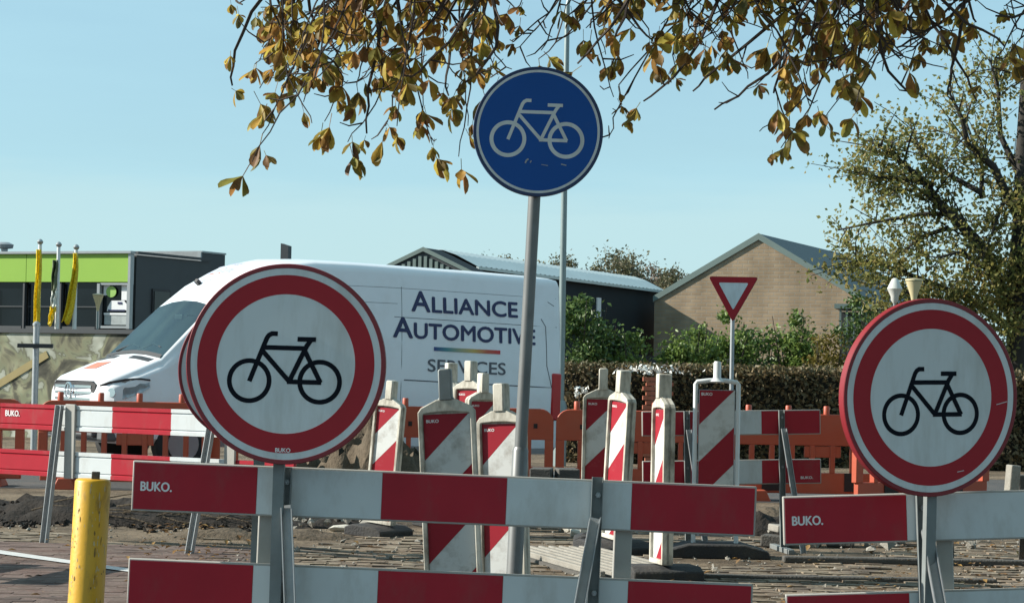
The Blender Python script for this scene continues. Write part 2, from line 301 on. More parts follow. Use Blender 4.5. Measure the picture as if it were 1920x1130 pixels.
# ------------------------------------------------------------------ mesh builder
class MB:
    def __init__(s): s.v = []; s.f = []; s.m = []
    def add(s, vs, fs, mi=0):
        o = len(s.v); s.v += [tuple(v) for v in vs]
        for f in fs: s.f.append(tuple(i + o for i in f)); s.m.append(mi)
        return s
    def box(s, c, d, rot=None, mi=0):
        c = Vector(c); h = Vector(d) / 2
        vs = [Vector((x * h.x, y * h.y, z * h.z)) for x in (-1, 1) for y in (-1, 1) for z in (-1, 1)]
        if rot is not None:
            Q = rot if isinstance(rot, Matrix) else Euler(rot).to_matrix(); vs = [Q @ v for v in vs]
        return s.add([v + c for v in vs], [(0, 1, 3, 2), (4, 6, 7, 5), (0, 4, 5, 1), (2, 3, 7, 6), (0, 2, 6, 4), (1, 5, 7, 3)], mi)
    def bar(s, a, b, w, t, mi=0, up=(0, 0, 1)):
        """rectangular bar from a to b, w across, t deep"""
        a, b = Vector(a), Vector(b); z = (b - a).normalized(); u = Vector(up)
        if abs(z.dot(u)) > .98: u = Vector((0, 1, 0))
        x = u.cross(z).normalized(); y = z.cross(x)
        vs = [p + x * (i * w / 2) + y * (j * t / 2) for p in (a, b) for i, j in ((-1, -1), (1, -1), (1, 1), (-1, 1))]
        return s.add(vs, [(3, 2, 1, 0), (4, 5, 6, 7), (0, 1, 5, 4), (1, 2, 6, 5), (2, 3, 7, 6), (3, 0, 4, 7)], mi)
    def tube(s, path, rad, n=8, mi=0, cap=True):
        path = [Vector(p) for p in path]
        if not isinstance(rad, (list, tuple)): rad = [rad] * len(path)
        vs = []; ref = None
        for i, p in enumerate(path):
            t = (path[min(i + 1, len(path) - 1)] - path[max(i - 1, 0)]).normalized()
            if ref is None: ref = Vector((1, 0, 0)) if abs(t.x) < .9 else Vector((0, 1, 0))
            x = (ref - t * ref.dot(t)).normalized(); ref = x; y = t.cross(x)
            vs += [p + (x * math.cos(2 * math.pi * k / n) + y * math.sin(2 * math.pi * k / n)) * rad[i] for k in range(n)]
        fs = []
        for i in range(len(path) - 1):
            for k in range(n):
                a = i * n + k; b = i * n + (k + 1) % n; fs.append((a, b, b + n, a + n))
        if cap: fs.append(tuple(range(n - 1, -1, -1))); fs.append(tuple(range((len(path) - 1) * n, len(path) * n)))
        return s.add(vs, fs, mi)
    def lathe(s, prof, n=16, mi=0, c=(0, 0, 0)):
        c = Vector(c)
        vs = [c + Vector((r * math.cos(2 * math.pi * k / n), r * math.sin(2 * math.pi * k / n), z)) for r, z in prof for k in range(n)]
        fs = [(i * n + k, i * n + (k + 1) % n, (i + 1) * n + (k + 1) % n, (i + 1) * n + k) for i in range(len(prof) - 1) for k in range(n)]
        fs.append(tuple(range(n - 1, -1, -1))); fs.append(tuple(range((len(prof) - 1) * n, len(prof) * n)))
        return s.add(vs, fs, mi)
    def prism(s, poly, y0, y1, mi=0):
        """polygon in x,z (counter-clockwise seen from -y) between y0 (front) and y1"""
        n = len(poly)
        area = sum(poly[i][0] * poly[(i + 1) % n][1] - poly[(i + 1) % n][0] * poly[i][1] for i in range(n))
        if area < 0: poly = poly[::-1]
        vs = [(x, y0, z) for x, z in poly] + [(x, y1, z) for x, z in poly]
        fs = [tuple(range(n)), tuple(range(2 * n - 1, n - 1, -1))] + [(i, i + n, (i + 1) % n + n, (i + 1) % n) for i in range(n)]
        return s.add(vs, fs, mi)
    def ring(s, r0, r1, y0, y1, n=96, mi=0, cx=0, cz=0):
        vs = []
        for r, y in ((r0, y0), (r1, y0), (r1, y1), (r0, y1)):
            vs += [(cx + r * math.cos(2 * math.pi * k / n), y, cz + r * math.sin(2 * math.pi * k / n)) for k in range(n)]
        fs = []
        for a, b in ((0, 1), (1, 2), (2, 3), (3, 0)):
            fs += [(a * n + k, b * n + k, b * n + (k + 1) % n, a * n + (k + 1) % n) for k in range(n)]
        return s.add(vs, fs, mi)
    def disc(s, r, y0, y1, n=96, mi=0):
        return s.prism([(r * math.cos(2 * math.pi * k / n), r * math.sin(2 * math.pi * k / n)) for k in range(n)], y0, y1, mi)
    def stroke(s, path, w, y0, y1, mi=0):
        p = [Vector((a, b)) for a, b in path]; L = []; Rr = []
        for i, q in enumerate(p):
            d0 = (q - p[i - 1]).normalized() if i else None; d1 = (p[i + 1] - q).normalized() if i < len(p) - 1 else None
            if d0 is None: d0 = d1
            if d1 is None: d1 = d0
            n0 = Vector((-d0.y, d0.x)); n1 = Vector((-d1.y, d1.x)); m = (n0 + n1).normalized(); k = w / 2 / max(.4, m.dot(n0))
            L.append(q + m * k); Rr.append(q - m * k)
        return s.prism([tuple(v) for v in L] + [tuple(v) for v in reversed(Rr)], y0, y1, mi)
    def mesh(s, name, mats, smooth=True, ang=38):
        me = bpy.data.meshes.new(name); me.from_pydata(s.v, [], s.f)
        for m in (mats if isinstance(mats, (list, tuple)) else [mats]): me.materials.append(m)
        me.polygons.foreach_set('material_index', s.m)
        if smooth:
            me.polygons.foreach_set('use_smooth', [True] * len(s.f)); me.set_sharp_from_angle(angle=R_(ang))
        me.update(); return me
    def build(s, name, mats, parent=None, smooth=True, bevel=0.0, ang=38, label=None):
        o = bpy.data.objects.new(name, s.mesh(name, mats, smooth, ang)); COL.objects.link(o)
        if parent is not None: o.parent = parent
        if label: o['label'] = label
        if bevel > 0:
            b = o.modifiers.new('edge', 'BEVEL'); b.width = bevel; b.segments = 2; b.limit_method = 'ANGLE'; b.angle_limit = R_(40)
            b.harden_normals = False
        return o
def tag(o, label=None, cat=None, group=None, kind=None):
    if label: o['label'] = label
    if cat: o['category'] = cat
    if group: o['group'] = group
    if kind: o['kind'] = kind
    return o
def thing(name, label, cat, loc=(0, 0, 0), rot=(0, 0, 0), group=None, scale=1.0):
    o = bpy.data.objects.new(name, None); COL.objects.link(o); o.empty_display_size = .2
    o.location = loc; o.rotation_euler = rot; o.scale = (scale,) * 3
    return tag(o, label, cat, group)
def kids(o): return [c for c in o.children]
def copy_tree(o, parent=None):
    c = o.copy(); COL.objects.link(c)
    if parent is not None: c.parent = parent
    for ch in list(o.children): copy_tree(ch, c)
    return c
def place(o, loc, rot, label, group=None, scale=1.0):
    o.location = loc; o.rotation_euler = rot; o['label'] = label; o.scale = (scale,) * 3
    if group: o['group'] = group
    return o
def text_pts(body, size, bold=0.0, spacing=1.0):
    """flat font outline as mesh data: list of (x, y), faces; x centred"""
    cu = bpy.data.curves.new('t', 'FONT'); cu.body = body; cu.size = size; cu.offset = bold; cu.space_character = spacing; cu.resolution_u = 4
    cu.fill_mode = 'FRONT'
    o = bpy.data.objects.new('t', cu); COL.objects.link(o)
    dg = bpy.context.evaluated_depsgraph_get(); me = bpy.data.meshes.new_from_object(o.evaluated_get(dg))
    pts = [(v.co.x, v.co.y) for v in me.vertices]; fs = [tuple(p.vertices) for p in me.polygons]
    COL.objects.unlink(o); bpy.data.objects.remove(o); bpy.data.curves.remove(cu); bpy.data.meshes.remove(me)
    return pts, fs
def fit_text(body, width, height, bold=0.0, spacing=1.0):
    pts, fs = text_pts(body, 1.0, bold, spacing)
    xs = [p[0] for p in pts]; ys = [p[1] for p in pts]; x0, x1 = min(xs), max(xs); y0, y1 = 0.0, max(ys)
    return [((x - x0) / (x1 - x0) * width, (y - y0) / (y1 - y0) * height) for x, y in pts], fs
def heavy(pts, fs, d):
    """the outline doubled with small offsets: a heavier weight; yields (points, faces, layer)"""
    if d <= 0: return [(pts, fs, 0)]
    return [([(x + ox, y + oy) for x, y in pts], fs, i) for i, (ox, oy) in enumerate(((0, 0), (d, 0), (-d, 0), (0, d * .8), (0, -d * .8)))]
def flat_text(name, body, x, z, width, height, y, m, parent, bold=.045):
    pts, fs = fit_text(body, width, height)
    b = MB()
    for p, f, i in heavy(pts, fs, bold * height): b.add([(x + a, y - i * .0001, z + c) for a, c in p], f)
    return b.build(name, m, parent, smooth=False)

# ------------------------------------------------------------------ leaves (numpy)
def unit(a): return a / np.maximum(1e-9, np.linalg.norm(a, axis=1, keepdims=True))
def leaf_cloud(name, centers, size, material, parent=None, up_bias=0.0, aspect=.55, fold=.25, droop=0.0, flat=1.0):
    n = len(centers); c = np.asarray(centers, float)
    d = nrg.normal(size=(n, 3)); d[:, 2] -= droop; d[:, 2] *= flat; d = unit(d)
    nn = nrg.normal(size=(n, 3)); nn[:, 2] += up_bias; nn = unit(nn - d * np.sum(nn * d, 1, keepdims=True))
    sd = np.cross(d, nn)
    L = (np.asarray(size) * nrg.uniform(.6, 1.35, n))[:, None]; W = L * aspect * .5
    v = np.empty((n, 4, 3))
    v[:, 0] = c - d * L * .5; v[:, 2] = c + d * L * .5
    v[:, 1] = c + sd * W + nn * W * fold * 2; v[:, 3] = c - sd * W + nn * W * fold * 2
    me = bpy.data.meshes.new(name); V = v.reshape(-1, 3)
    me.vertices.add(4 * n); me.vertices.foreach_set('co', V.ravel())
    base = np.arange(n) * 4
    tri = np.stack([base, base + 1, base + 2, base, base + 2, base + 3], 1).reshape(-1)
    me.loops.add(6 * n); me.loops.foreach_set('vertex_index', tri.astype(np.int32))
    me.polygons.add(2 * n); me.polygons.foreach_set('loop_start', (np.arange(2 * n) * 3).astype(np.int32))
    me.update(calc_edges=True); me.materials.append(material)
    o = bpy.data.objects.new(name, me); COL.objects.link(o)
    if parent is not None: o.parent = parent
    return o
def clumps(n, center, radii, k, spread, shell=.75):
    """n leaf centres in k clumps spread through an ellipsoid"""
    center = np.array(center); radii = np.array(radii)
    u = unit(nrg.normal(size=(k, 3))); r = nrg.uniform(shell ** 3, 1, k) ** (1 / 3)
    cc = center + u * r[:, None] * radii
    i = nrg.integers(0, k, n); s = spread * nrg.uniform(.5, 1.3, k)
    return cc[i] + nrg.normal(size=(n, 3)) * s[i][:, None]

# ================================================================== SETTING
g = MB()
g.add([(-600, -60, 0), (600, -60, 0), (600, 1500, 0), (-600, 1500, 0)], [(0, 1, 2, 3)])
ground = g.build('ground', M['ground'], smooth=False); ground['kind'] = 'structure'
# asphalt strip of the side road far behind, under the van
r = MB(); r.add([(-60, 26.2, .004), (60, 26.9, .004), (60, 34.3, .004), (-60, 33.6, .004)], [(0, 1, 2, 3)])
road = r.build('road', M['asphalt'], smooth=False); road['kind'] = 'structure'
nr = MB(); nr.add([(-40, -50, .004), (40, -50, .004), (40, 12.6, .004), (-2.45, 12.6, .004), (-2.45, 8.9, .004), (-40, 8.9, .004)], [(0, 1, 2, 3, 4, 5)])  # unseen near road, added dark to cut sunlit bounce onto the signs
o = nr.build('road', M['asphalt'], smooth=False); o['kind'] = 'structure'
# red paved cycle lane at the lower left with a white line
cp = MB(); cp.add([(-9, 9, .004), (-2.35, 9, .004), (-2.2, 18.2, .004), (-9, 19.6, .004)], [(0, 1, 2, 3)])
path = cp.build('path', mat('red_brown_paving', (.13, .088, .073), .9, var=.3, scale=25, bump=.5, bscale=70, dirt=.5, dirt_col=(.07, .055, .05), dscale=1.3), smooth=False); path['kind'] = 'structure'
a, b_ = P(-60, 1024, 18), P(235, 1067, 18)
def gp(px, py, z=.013):
    d = ray(px, py); t = (z - CAMZ) / d.z; return Vector((0, 0, CAMZ)) + d * t
ln = MB(); ln.add([gp(-80, 1026), gp(250, 1072), gp(250, 1066), gp(-80, 1019)], [(0, 1, 2, 3)])
lm = ln.build('road_marking', M['line_white'], smooth=False); lm['kind'] = 'structure'

# ---------------- pavers
pm = MB(); pm.box((0, 0, .02), (.205, .098, .08)); paver_mesh = pm.mesh('paver', M['paver'], smooth=False)
pm2 = MB(); pm2.box((0, 0, .02), (.205, .098, .08)); paver_red_mesh = pm2.mesh('paver', M['paver_red'], smooth=False)
cand = []
for row in range(150):
    y = 13.6 + row * .108
    if y > 24.5: break
    for k in range(120):
        x = -6.2 + k * .213 + (.106 if row % 2 else 0)
        px, py = proj((x, y, 0))
        if not (-60 < px < 1980): continue
        hole = math.sin(x * 1.3 + 1.7) * math.sin(y * .9 + .6) + .45 * math.sin(x * 3.1 - y * 2.3)
        red = (px < 520 and y < 18.4)
        if not red:
            if y > 19.6 and px < 640: continue
            if hole > .42 or (y > 20.5 and hole > -.1): continue
            if rng.random() < .10: continue
        elif rng.random() < .02: continue
        if 1030 < px < 1200 and 15.2 < y < 19.4: continue
        amp = .2 if red else 1.0
        cand.append((x + rng.uniform(-.012, .012), y + rng.uniform(-.01, .01), rng.uniform(-.057, -.054) + amp * rng.uniform(-.006, .010), rng.uniform(-.03, .03) * amp, rng.uniform(-.035, .035) * amp, rng.uniform(-.08, .08) * amp * 2, red, px, py))
cand.sort(key=lambda c: (not (0 < c[7] < 1920 and c[8] < 1128), c[1]))
def visible_gap(px, py):
    for (x0, y0, x1, y1) in ((0, 985, 128, 1130), (205, 985, 228, 1130), (545, 985, 790, 1060), (1000, 990, 1090, 1075), (1255, 1000, 1480, 1130), (240, 975, 470, 1045), (1425, 1020, 1720, 1105), (1800, 1010, 1920, 1095)):
        if x0 < px < x1 and y0 < py < y1: return True
    return False
cand.sort(key=lambda c: (not visible_gap(c[7], c[8]), c[1]))
pst = MB()
for i, (x, y, z, rx, ry, rz, red, px, py) in enumerate(cand):
    if i < 300:
        o = bpy.data.objects.new('paver', paver_red_mesh if red else paver_mesh); COL.objects.link(o)
        o.location = (x, y, z); o.rotation_euler = (rx, ry, rz); o.parent = ground
    else:
        pst.box((x, y, z + .02), (.205, .098, .08), (rx, ry, rz), 1 if red else 0)
o = pst.build('paver_field', [M['paver'], M['paver_red']], ground, smooth=False); o['kind'] = 'stuff'

# ---------------- heaps of soil
from mathutils import noise as mn
def heap(name, c, sx, sy, h, m, label=None, yaw=0, seed=0, res=.06):
    nx, ny = max(8, int(2 * sx / res)), max(8, int(2 * sy / res)); b = MB(); vs = []
    ca, sa = math.cos(yaw), math.sin(yaw)
    for j in range(ny + 1):
        for i in range(nx + 1):
            u, w = -1 + 2 * i / nx, -1 + 2 * j / ny
            f = max(0, 1 - (abs(u) ** 2.5 + abs(w) ** 2.0))
            q = Vector((u * sx * 2.2 + seed * 7.1, w * sy * 2.2, seed * 3.3))
            z = f ** .7 * h * (.75 + .5 * mn.noise(q)) + f ** .4 * (.35 * h * mn.noise(q * 3.1) + .16 * h * mn.noise(q * 8)) - .02
            X, Y = u * sx, w * sy
            vs.append((c[0] + X * ca - Y * sa, c[1] + X * sa + Y * ca, z))
    fs = [(j * (nx + 1) + i, j * (nx + 1) + i + 1, (j + 1) * (nx + 1) + i + 1, (j + 1) * (nx + 1) + i) for j in range(ny) for i in range(nx)]
    b.add(vs, fs); o = b.build(name, m, smooth=True, ang=60); o['kind'] = 'stuff'
    if label: o['label'] = label
    return o
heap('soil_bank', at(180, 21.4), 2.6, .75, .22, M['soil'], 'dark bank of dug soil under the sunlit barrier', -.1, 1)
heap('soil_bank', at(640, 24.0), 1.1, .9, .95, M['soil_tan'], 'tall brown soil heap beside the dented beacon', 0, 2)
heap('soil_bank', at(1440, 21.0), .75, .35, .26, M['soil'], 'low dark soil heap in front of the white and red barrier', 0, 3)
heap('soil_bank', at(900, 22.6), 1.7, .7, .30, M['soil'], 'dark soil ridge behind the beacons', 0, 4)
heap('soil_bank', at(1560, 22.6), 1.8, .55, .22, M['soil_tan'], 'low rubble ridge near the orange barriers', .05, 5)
heap('soil_bank', at(500, 19.6), .9, .4, .10, M['soil_tan'], 'low leaf-strewn soil patch', .2, 6)

# loose stones (stuff) and fallen leaves (stuff)
st = MB()
OCT = [(1, 0, 0), (-1, 0, 0), (0, 1, 0), (0, -1, 0), (0, 0, 1), (0, 0, -1)]
OCF = [(0, 2, 4), (2, 1, 4), (1, 3, 4), (3, 0, 4), (2, 0, 5), (1, 2, 5), (3, 1, 5), (0, 3, 5)]
def pebble(b, c, s_, mi=0):
    e = Euler((rng.uniform(0, 6), rng.uniform(0, 6), rng.uniform(0, 6))).to_matrix(); k = Vector((rng.uniform(.8, 1.6), rng.uniform(.7, 1.2), rng.uniform(.5, .9)))
    vs = [e @ Vector((v[0] * k.x, v[1] * k.y, v[2] * k.z)) * s_ * rng.uniform(.75, 1.25) for v in OCT]
    b.add([(c[0] + v.x, c[1] + v.y, c[2] + v.z * .7) for v in vs], OCF, mi)
for k in range(1500):
    y = rng.uniform(14.5, 25); px = rng.uniform(420, 1920) if y < 19 else rng.uniform(0, 1920); q = at(px, y); s_ = rng.uniform(.006, .018) * (2.2 if rng.random() < .08 else 1)
    pebble(st, (q.x, q.y, s_ * .3 + .005), s_)
for k in range(420):                                  # rubble along the ridges
    px, y = rng.choice([(rng.gauss(1500, 110), rng.gauss(21.8, .5)), (rng.gauss(600, 80), rng.gauss(21.6, .6)), (rng.gauss(1700, 120), rng.gauss(20.6, .5)), (rng.gauss(1050, 60), rng.gauss(21.5, .4))])
    q = at(px, y); s_ = rng.uniform(.02, .07); pebble(st, (q.x, q.y, s_ * .4 + rng.uniform(0, .06)), s_)
for k in range(900):                                  # clods on and round the dark bank
    px = rng.uniform(-40, 520); y = rng.gauss(20.9, .35); q = at(px, y); s_ = rng.uniform(.012, .05); h_ = max(0, .17 - abs(y - 21.4) * .33)
    pebble(st, (q.x, q.y, h_ * rng.uniform(.3, 1) + s_ * .2), s_, 1)
o = st.build('gravel', [M['stone'], M['soil']], smooth=False); o['kind'] = 'stuff'
pts = []
for k in range(900):
    y = rng.uniform(14, 24); px = rng.choice([rng.uniform(0, 1920), rng.uniform(260, 520), rng.uniform(1600, 1920)]); q = at(px, y); pts.append((q.x, q.y, .022 + rng.uniform(0, .012)))
o = leaf_cloud('fallen_leaves', pts, .055, M['litter'], up_bias=9, aspect=.6, flat=.15); o['kind'] = 'stuff'

rt = MB()
for k in range(46):
    px = rng.choice([rng.gauss(250, 60), rng.gauss(420, 40), rng.uniform(0, 500)]); q = at(px, rng.gauss(20.8, .15)); a = rng.uniform(-.5, .5); l_ = rng.uniform(.15, .5)
    d_ = Vector((math.cos(a), -.3, math.sin(a) * .5)); p_ = Vector((q.x, q.y, rng.uniform(.06, .24)))
    rt.tube([p_, p_ + d_ * l_ * .5 + Vector((0, 0, rng.uniform(-.02, .04))), p_ + d_ * l_], [.008, .006, .003], 5, cap=False)
o = rt.build('roots', M['soil_tan']); o['kind'] = 'stuff'; o['label'] = 'pale broken roots poking from the dark soil bank'
# ================================================================== BUILDINGS
# ---------- green fronted shop at the left
YAW = R_(-25)
gc = at(240, 58.0) # right front corner on the ground
shop = thing('shop_building', 'low dark shop building with a lime green fascia and a band of dark windows', 'building', gc, (0, 0, YAW))
Hs = 4.22
DS = 3.6
b = MB(); b.box((-7.0, .14, 1.15), (13.9, .2, 2.3)); b.box((-7, DS / 2, .0), (13.8, DS - .4, .1)); b.build('wall', M['dark_clad'], shop, smooth=False)
b = MB(); b.box((-.10, DS / 2 + .1, Hs / 2 - .03), (.2, DS - .2, Hs - .06)); b.box((-7, DS, Hs / 2 - .03), (13.9, .2, Hs - .06)); b.box((-7, DS / 2, Hs - .12), (13.4, DS - .3, .1)); b.build('side_wall', M['dark_clad'], shop, smooth=False)
for k in range(9):
    b = MB(); b.box((-.84 - k * 1.55, .03, 3.83), (1.535, .12, .70)); b.build('fascia_panel', M['green_panel'], shop, smooth=False)
b = MB(); b.box((-7.0, .0, 4.215), (14.06, .22, .06)); b.build('roof_edge', M['alu'], shop, smooth=False)
b = MB(); b.box((.02, DS / 2 + .05, 4.215), (.12, DS - .2, .06)); b.build('roof_edge', M['dark_clad'], shop, smooth=False)
b = MB(); b.box((-.035, .02, 3.80), (.07, .16, .76)); b.build('corner_trim', M['alu'], shop, smooth=False)
for k in range(7):
    x0 = -1.0 - k * 1.12
    fr = MB(); fr.box((x0 - 1.09, .0, 2.86), (.05, .10, 1.16)); fr.box((x0 - .55, .01, 2.33), (1.02, .08, .07)); f = fr.build('window', M['dark_clad'], shop, smooth=False)
    pn = MB(); pn.box((x0 - .53, .10, 2.9), (1.02, .02, 1.14)); pn.build('pane', M['shop_glass'], f, smooth=False)
    bs = MB(); bs.box((x0 - .53, .07, 2.86), (1.02, .04, .025)); bs.build('glazing_bar', M['dark_clad'], f, smooth=False)
b = MB(); b.box((-.035, .0, 2.88), (.09, .14, 1.12)); b.box((-.93, .0, 2.88), (.08, .14, 1.12)); b.box((-.48, .01, 2.36), (.80, .12, .06)); b.box((-.48, .01, 3.43), (.80, .12, .05)); w = b.build('window', M['alu'], shop, smooth=False, label='grey framed corner window filled with posters')
b = MB(); b.box((-.48, .10, 2.88), (.80, .02, 1.04)); b.build('pane', M['shop_glass'], w, smooth=False)
b = MB(); b.box((-.21, .07, 3.22), (.22, .03, .38)); b.build('poster', M['poster_white'], w, smooth=False)
b = MB(); b.box((-.77, .07, 3.28), (.18, .03, .26)); b.build('poster', M['poster_white'], w, smooth=False)
b = MB(); b.prism([(-.62 + .15 * math.cos(t * .3142), 3.24 + .14 * math.sin(t * .3142)) for t in range(20)], .035, .05); b.build('round_sticker', M['poster_green'], w, smooth=False)
b = MB(); b.prism([(-.72, 2.86), (-.62, 3.02), (-.24, 3.02), (-.13, 2.90), (-.16, 2.78), (-.74, 2.76)], .05, .07); b.build('poster', M['poster_white'], w, smooth=False)
b = MB(); b.box((-.36, .045, 2.96), (.12, .02, .05)); b.box((-.45, .045, 2.78), (.5, .02, .03)); b.build('poster_print', M['navy'], w, smooth=False)
b = MB(); b.box((-.46, .06, 2.55), (.70, .02, .26)); b.build('poster', M['poster_grey'], w, smooth=False)
b = MB(); b.box((-.46, .045, 2.69), (.72, .02, .05)); b.build('poster', M['poster_white'], w, smooth=False)
for yy in (1.3, 2.6):
    b = MB(); b.box((.01, yy, 2.75), (.06, .8, 1.2)); f = b.build('window', M['black_plastic'], shop, smooth=False)
    b = MB(); b.box((.045, yy, 2.75), (.02, .68, 1.08)); b.build('pane', M['shop_glass'], f, smooth=False)
q = shop.matrix_basis.inverted() @ Vector(at(8, 60.5, Hs))
b = MB(); b.lathe([(.09, 4.1), (.09, 4.36), (.22, 4.38), (.24, 4.47), (.12, 4.53)], 14, c=(q.x, min(q.y, DS - .4), 0)); b.build('roof_vent', M['alu'], shop)
annex = thing('annex_building', 'grey flat roofed annex just behind the dark shop side wall', 'building', at(372, 65.5), (0, 0, YAW))
b = MB(); b.box((-1.6, .6, 2.30), (3.2, 1.2, 4.6)); b.build('wall', M['dark_clad'], annex, smooth=False)
b = MB(); b.box((-1.6, -.03, 2.32), (3.2, .05, 4.62)); b.build('front_cladding', mat('pale_grey_cladding', (.22, .24, .25), .6), annex, smooth=False)
b = MB(); b.box((-1.6, .6, 4.63), (3.24, 1.26, .05)); b.build('roof', M['alu'], annex, smooth=False)
b = MB(); b.box((-.04, -.07, 2.3), (.10, .04, 4.6)); b.build('corner_trim', M['alu'], annex, smooth=False)
c = at(533, 75, 5.0)
outb = thing('outbuilding', 'low building hidden by the van with only its dark chimney showing above the van roof', 'building', (c.x, c.y, 0), (0, 0, R_(-15)))
b = MB(); b.box((0, 2, 1.6), (5, 4, 3.2)); b.build('wall', M['tan_brick'], outb, smooth=False)
b = MB(); b.box((0, 2, 3.27), (5.3, 4.3, .14)); b.build('roof', M['dark_barn'], outb, smooth=False)
zc = zat(533, 456, 75)
b = MB(); b.prism([(-.13, 3.3), (.13, 3.3), (.13, zc - .08), (-.13, zc)], 0, .3); b.build('chimney', M['dark_clad'], outb, smooth=False)

# ---------- mural wall
mw = thing('mural_wall', 'long low garden wall painted with a grey and cream mural', 'wall', at(265, 44.0), (0, 0, R_(-24)))
b = MB(); b.box((-6.2, .12, 1.0), (15.5, .24, 2.0)); b.build('painted_face', M['mural'], mw, smooth=False)
b = MB(); b.box((-6.2, .12, 2.045), (15.6, .32, .08)); b.build('coping', M['dark_clad'], mw, smooth=False)
b = MB(); b.bar((-3.55, -.012, .85), (-2.15, -.012, 1.60), .14, .012, up=(0, 1, 0)); b.build('painted_beam', mat('ochre_mural_paint', (.30, .24, .11), .85), mw, smooth=False)

# ---------- barn with slatted gable
def pitched(nm, label, peak_px, peak_py, D, half, pitch, length, yaw, m_wall, m_roof, m_trim, over=.25, cat='building', slats=0, th=.16):
    pk = P(peak_px, peak_py, D); t = thing(nm, label, cat, (pk.x, pk.y, 0), (0, 0, yaw))
    H = pk.z; e = H - half * math.tan(pitch)
    b = MB(); poly = [(-half, 0), (half, 0), (half, e), (0, H), (-half, e)]; b.prism(poly, 0, length); b.build('wall', m_wall, t, smooth=False)
    for s in (-1, 1):
        b = MB(); dx = half + over; z1 = H - dx * math.tan(pitch)
        p = [(0, H + .03), (s * dx, z1 + .03), (s * dx, z1 + .01 + th), (0, H + .03 + th)]
        b.prism(p, -over, length + over); b.build('roof', m_roof, t, smooth=False)
        b = MB(); q = [(0, H - .05), (s * dx, z1 - .05), (s * dx, z1 + .03 + th), (0, H + .05 + th)]; b.prism(q, -over - .03, -over); b.build('verge_board', m_trim, t, smooth=False)
    if slats:
        for k in range(slats):
            x = -half + (k + .5) * 2 * half / slats; z1 = H - abs(x) * math.tan(pitch) - .16
            b = MB(); b.box((x, -.05, z1 / 2 + e / 2 - .3), (half / slats * 1.1, .10, z1 - e + .6)); b.build('slat', m_trim, t, smooth=False)
    return t, H, e
pitched('barn', 'small barn gable with pale vertical slats showing above the van roof', 795, 468, 70, 2.3, R_(24), 1.3, R_(-20), M['dark_clad'], M['dark_barn'], M['trim_green'], .05, slats=26, th=.03)
# ---------- long dark barn with pale roof
p0 = P(890, 497, 78); p1 = P(1237, 541, 96.6); yaw = math.atan2(p1.y - p0.y, p1.x - p0.x); Lb = math.hypot(p1.x - p0.x, p1.y - p0.y)
bn = thing('barn', 'long dark barn with a pale low corrugated roof', 'building', (p0.x, p0.y, 0), (0, 0, yaw)); He = p0.z
b = MB(); b.box((Lb / 2, 1.35, He / 2 - .06), (Lb, 2.7, He - .12)); b.build('wall', M['dark_barn'], bn, smooth=False)
ny = int(Lb / .45); b = MB(); prof = [(-.22, -.06), (.15, .12), (.6, .34), (1.1, .50), (1.5, .50), (2.2, .25), (2.9, -.08)]
vs = []
for i in range(ny * 2 + 1):
    x = -.2 + (Lb + .4) * i / (ny * 2)
    for (yy, zz) in prof: vs.append((x, yy, He + zz + (.03 if i % 2 else 0)))
k = len(prof); fs = [(i * k + j, (i + 1) * k + j, (i + 1) * k + j + 1, i * k + j + 1) for i in range(ny * 2) for j in range(k - 1)]
b.add(vs, fs); b.build('roof', M['light_roof'], bn, smooth=False)
b = MB(); b.box((Lb / 2, -.17, He - .10), (Lb + .3, .10, .10)); b.build('gutter', M['light_roof'], bn, smooth=False)
b = MB(); b.box((Lb * .62, -.02, He - 1.0), (.45, .06, .75)); f = b.build('window', M['poster_white'], bn, smooth=False)
# ---------- tan brick gabled building
house, Hh, eh = pitched('brick_building', 'tan brick gabled building with a grey green sheet roof', 1423, 447, 92, 4.25, R_(30), 16, R_(-21), M['tan_brick'], M['slate'], M['trim_green'], .04)
shed = thing('garden_shed', 'low grey shed with a barred front against the brick building', 'shed', at(1640, 82), (0, 0, R_(-12)))
b = MB(); b.box((0, 1.5, 3.98), (2.9, 3.2, .16)); b.build('roof', M['trim_green'], shed, smooth=False)
b = MB(); b.box((0, 1.8, 1.9), (2.6, 2.4, 3.8)); b.build('wall', M['dark_clad'], shed, smooth=False)
for k in range(12):
    b = MB(); b.box((-1.25 + k * .227, .10, 3.25), (.07, .07, 1.3)); b.build('slat', M['trim_green'], shed, smooth=False)
# dark fence in the gap left of the brick building
fn = thing('board_fence', 'dark boarded fence at the corner of the long barn and brick building', 'fence', at(1192, 74), (0, 0, R_(-8)))
for k in range(7):
    b = MB(); b.box((-.62 + k * .24, 0, 1.05), (.225, .05, 2.1 - .03 * k)); b.build('plank', M['dark_barn'], fn, smooth=False)

# ================================================================== PLANTS
def shrub(name, label, px, D, ztop, w, n, size, m, seed=0, depth=.8, group=None, ks=16, up=.6):
    ztop += .16; c = at(px, D); t = thing(name, label, 'shrub', (c.x, c.y, 0), group=group)
    st = MB()
    for k in range(7):
        a = rng.uniform(0, 6.28); st.tube([(0, 0, 0), (math.cos(a) * w * .25, math.sin(a) * depth * .2, ztop * .45), (math.cos(a) * w * .5, math.sin(a) * depth * .5, ztop * rng.uniform(.75, .95))], [.03, .02, .006], 5)
    st.build('stem', M['bark'], t)
    o = leaf_cloud('foliage', clumps(int(n * 2.2), (0, 0, ztop * .52), (w * .58, depth * .5, ztop * .46), ks + 14, .11 * (w + ztop) / 3, .25), size * .9, m, t, up_bias=up); o['kind'] = 'stuff'
    return t
shrub('shrub', 'tall dark green shrub behind the slim lamp post', 1085, 44, 2.85, 1.0, 2600, .12, M['leaf_dark'])
shrub('shrub', 'dark shrub in front of the long barn wall', 1125, 45, 2.45, .9, 1900, .12, M['leaf_dark'])
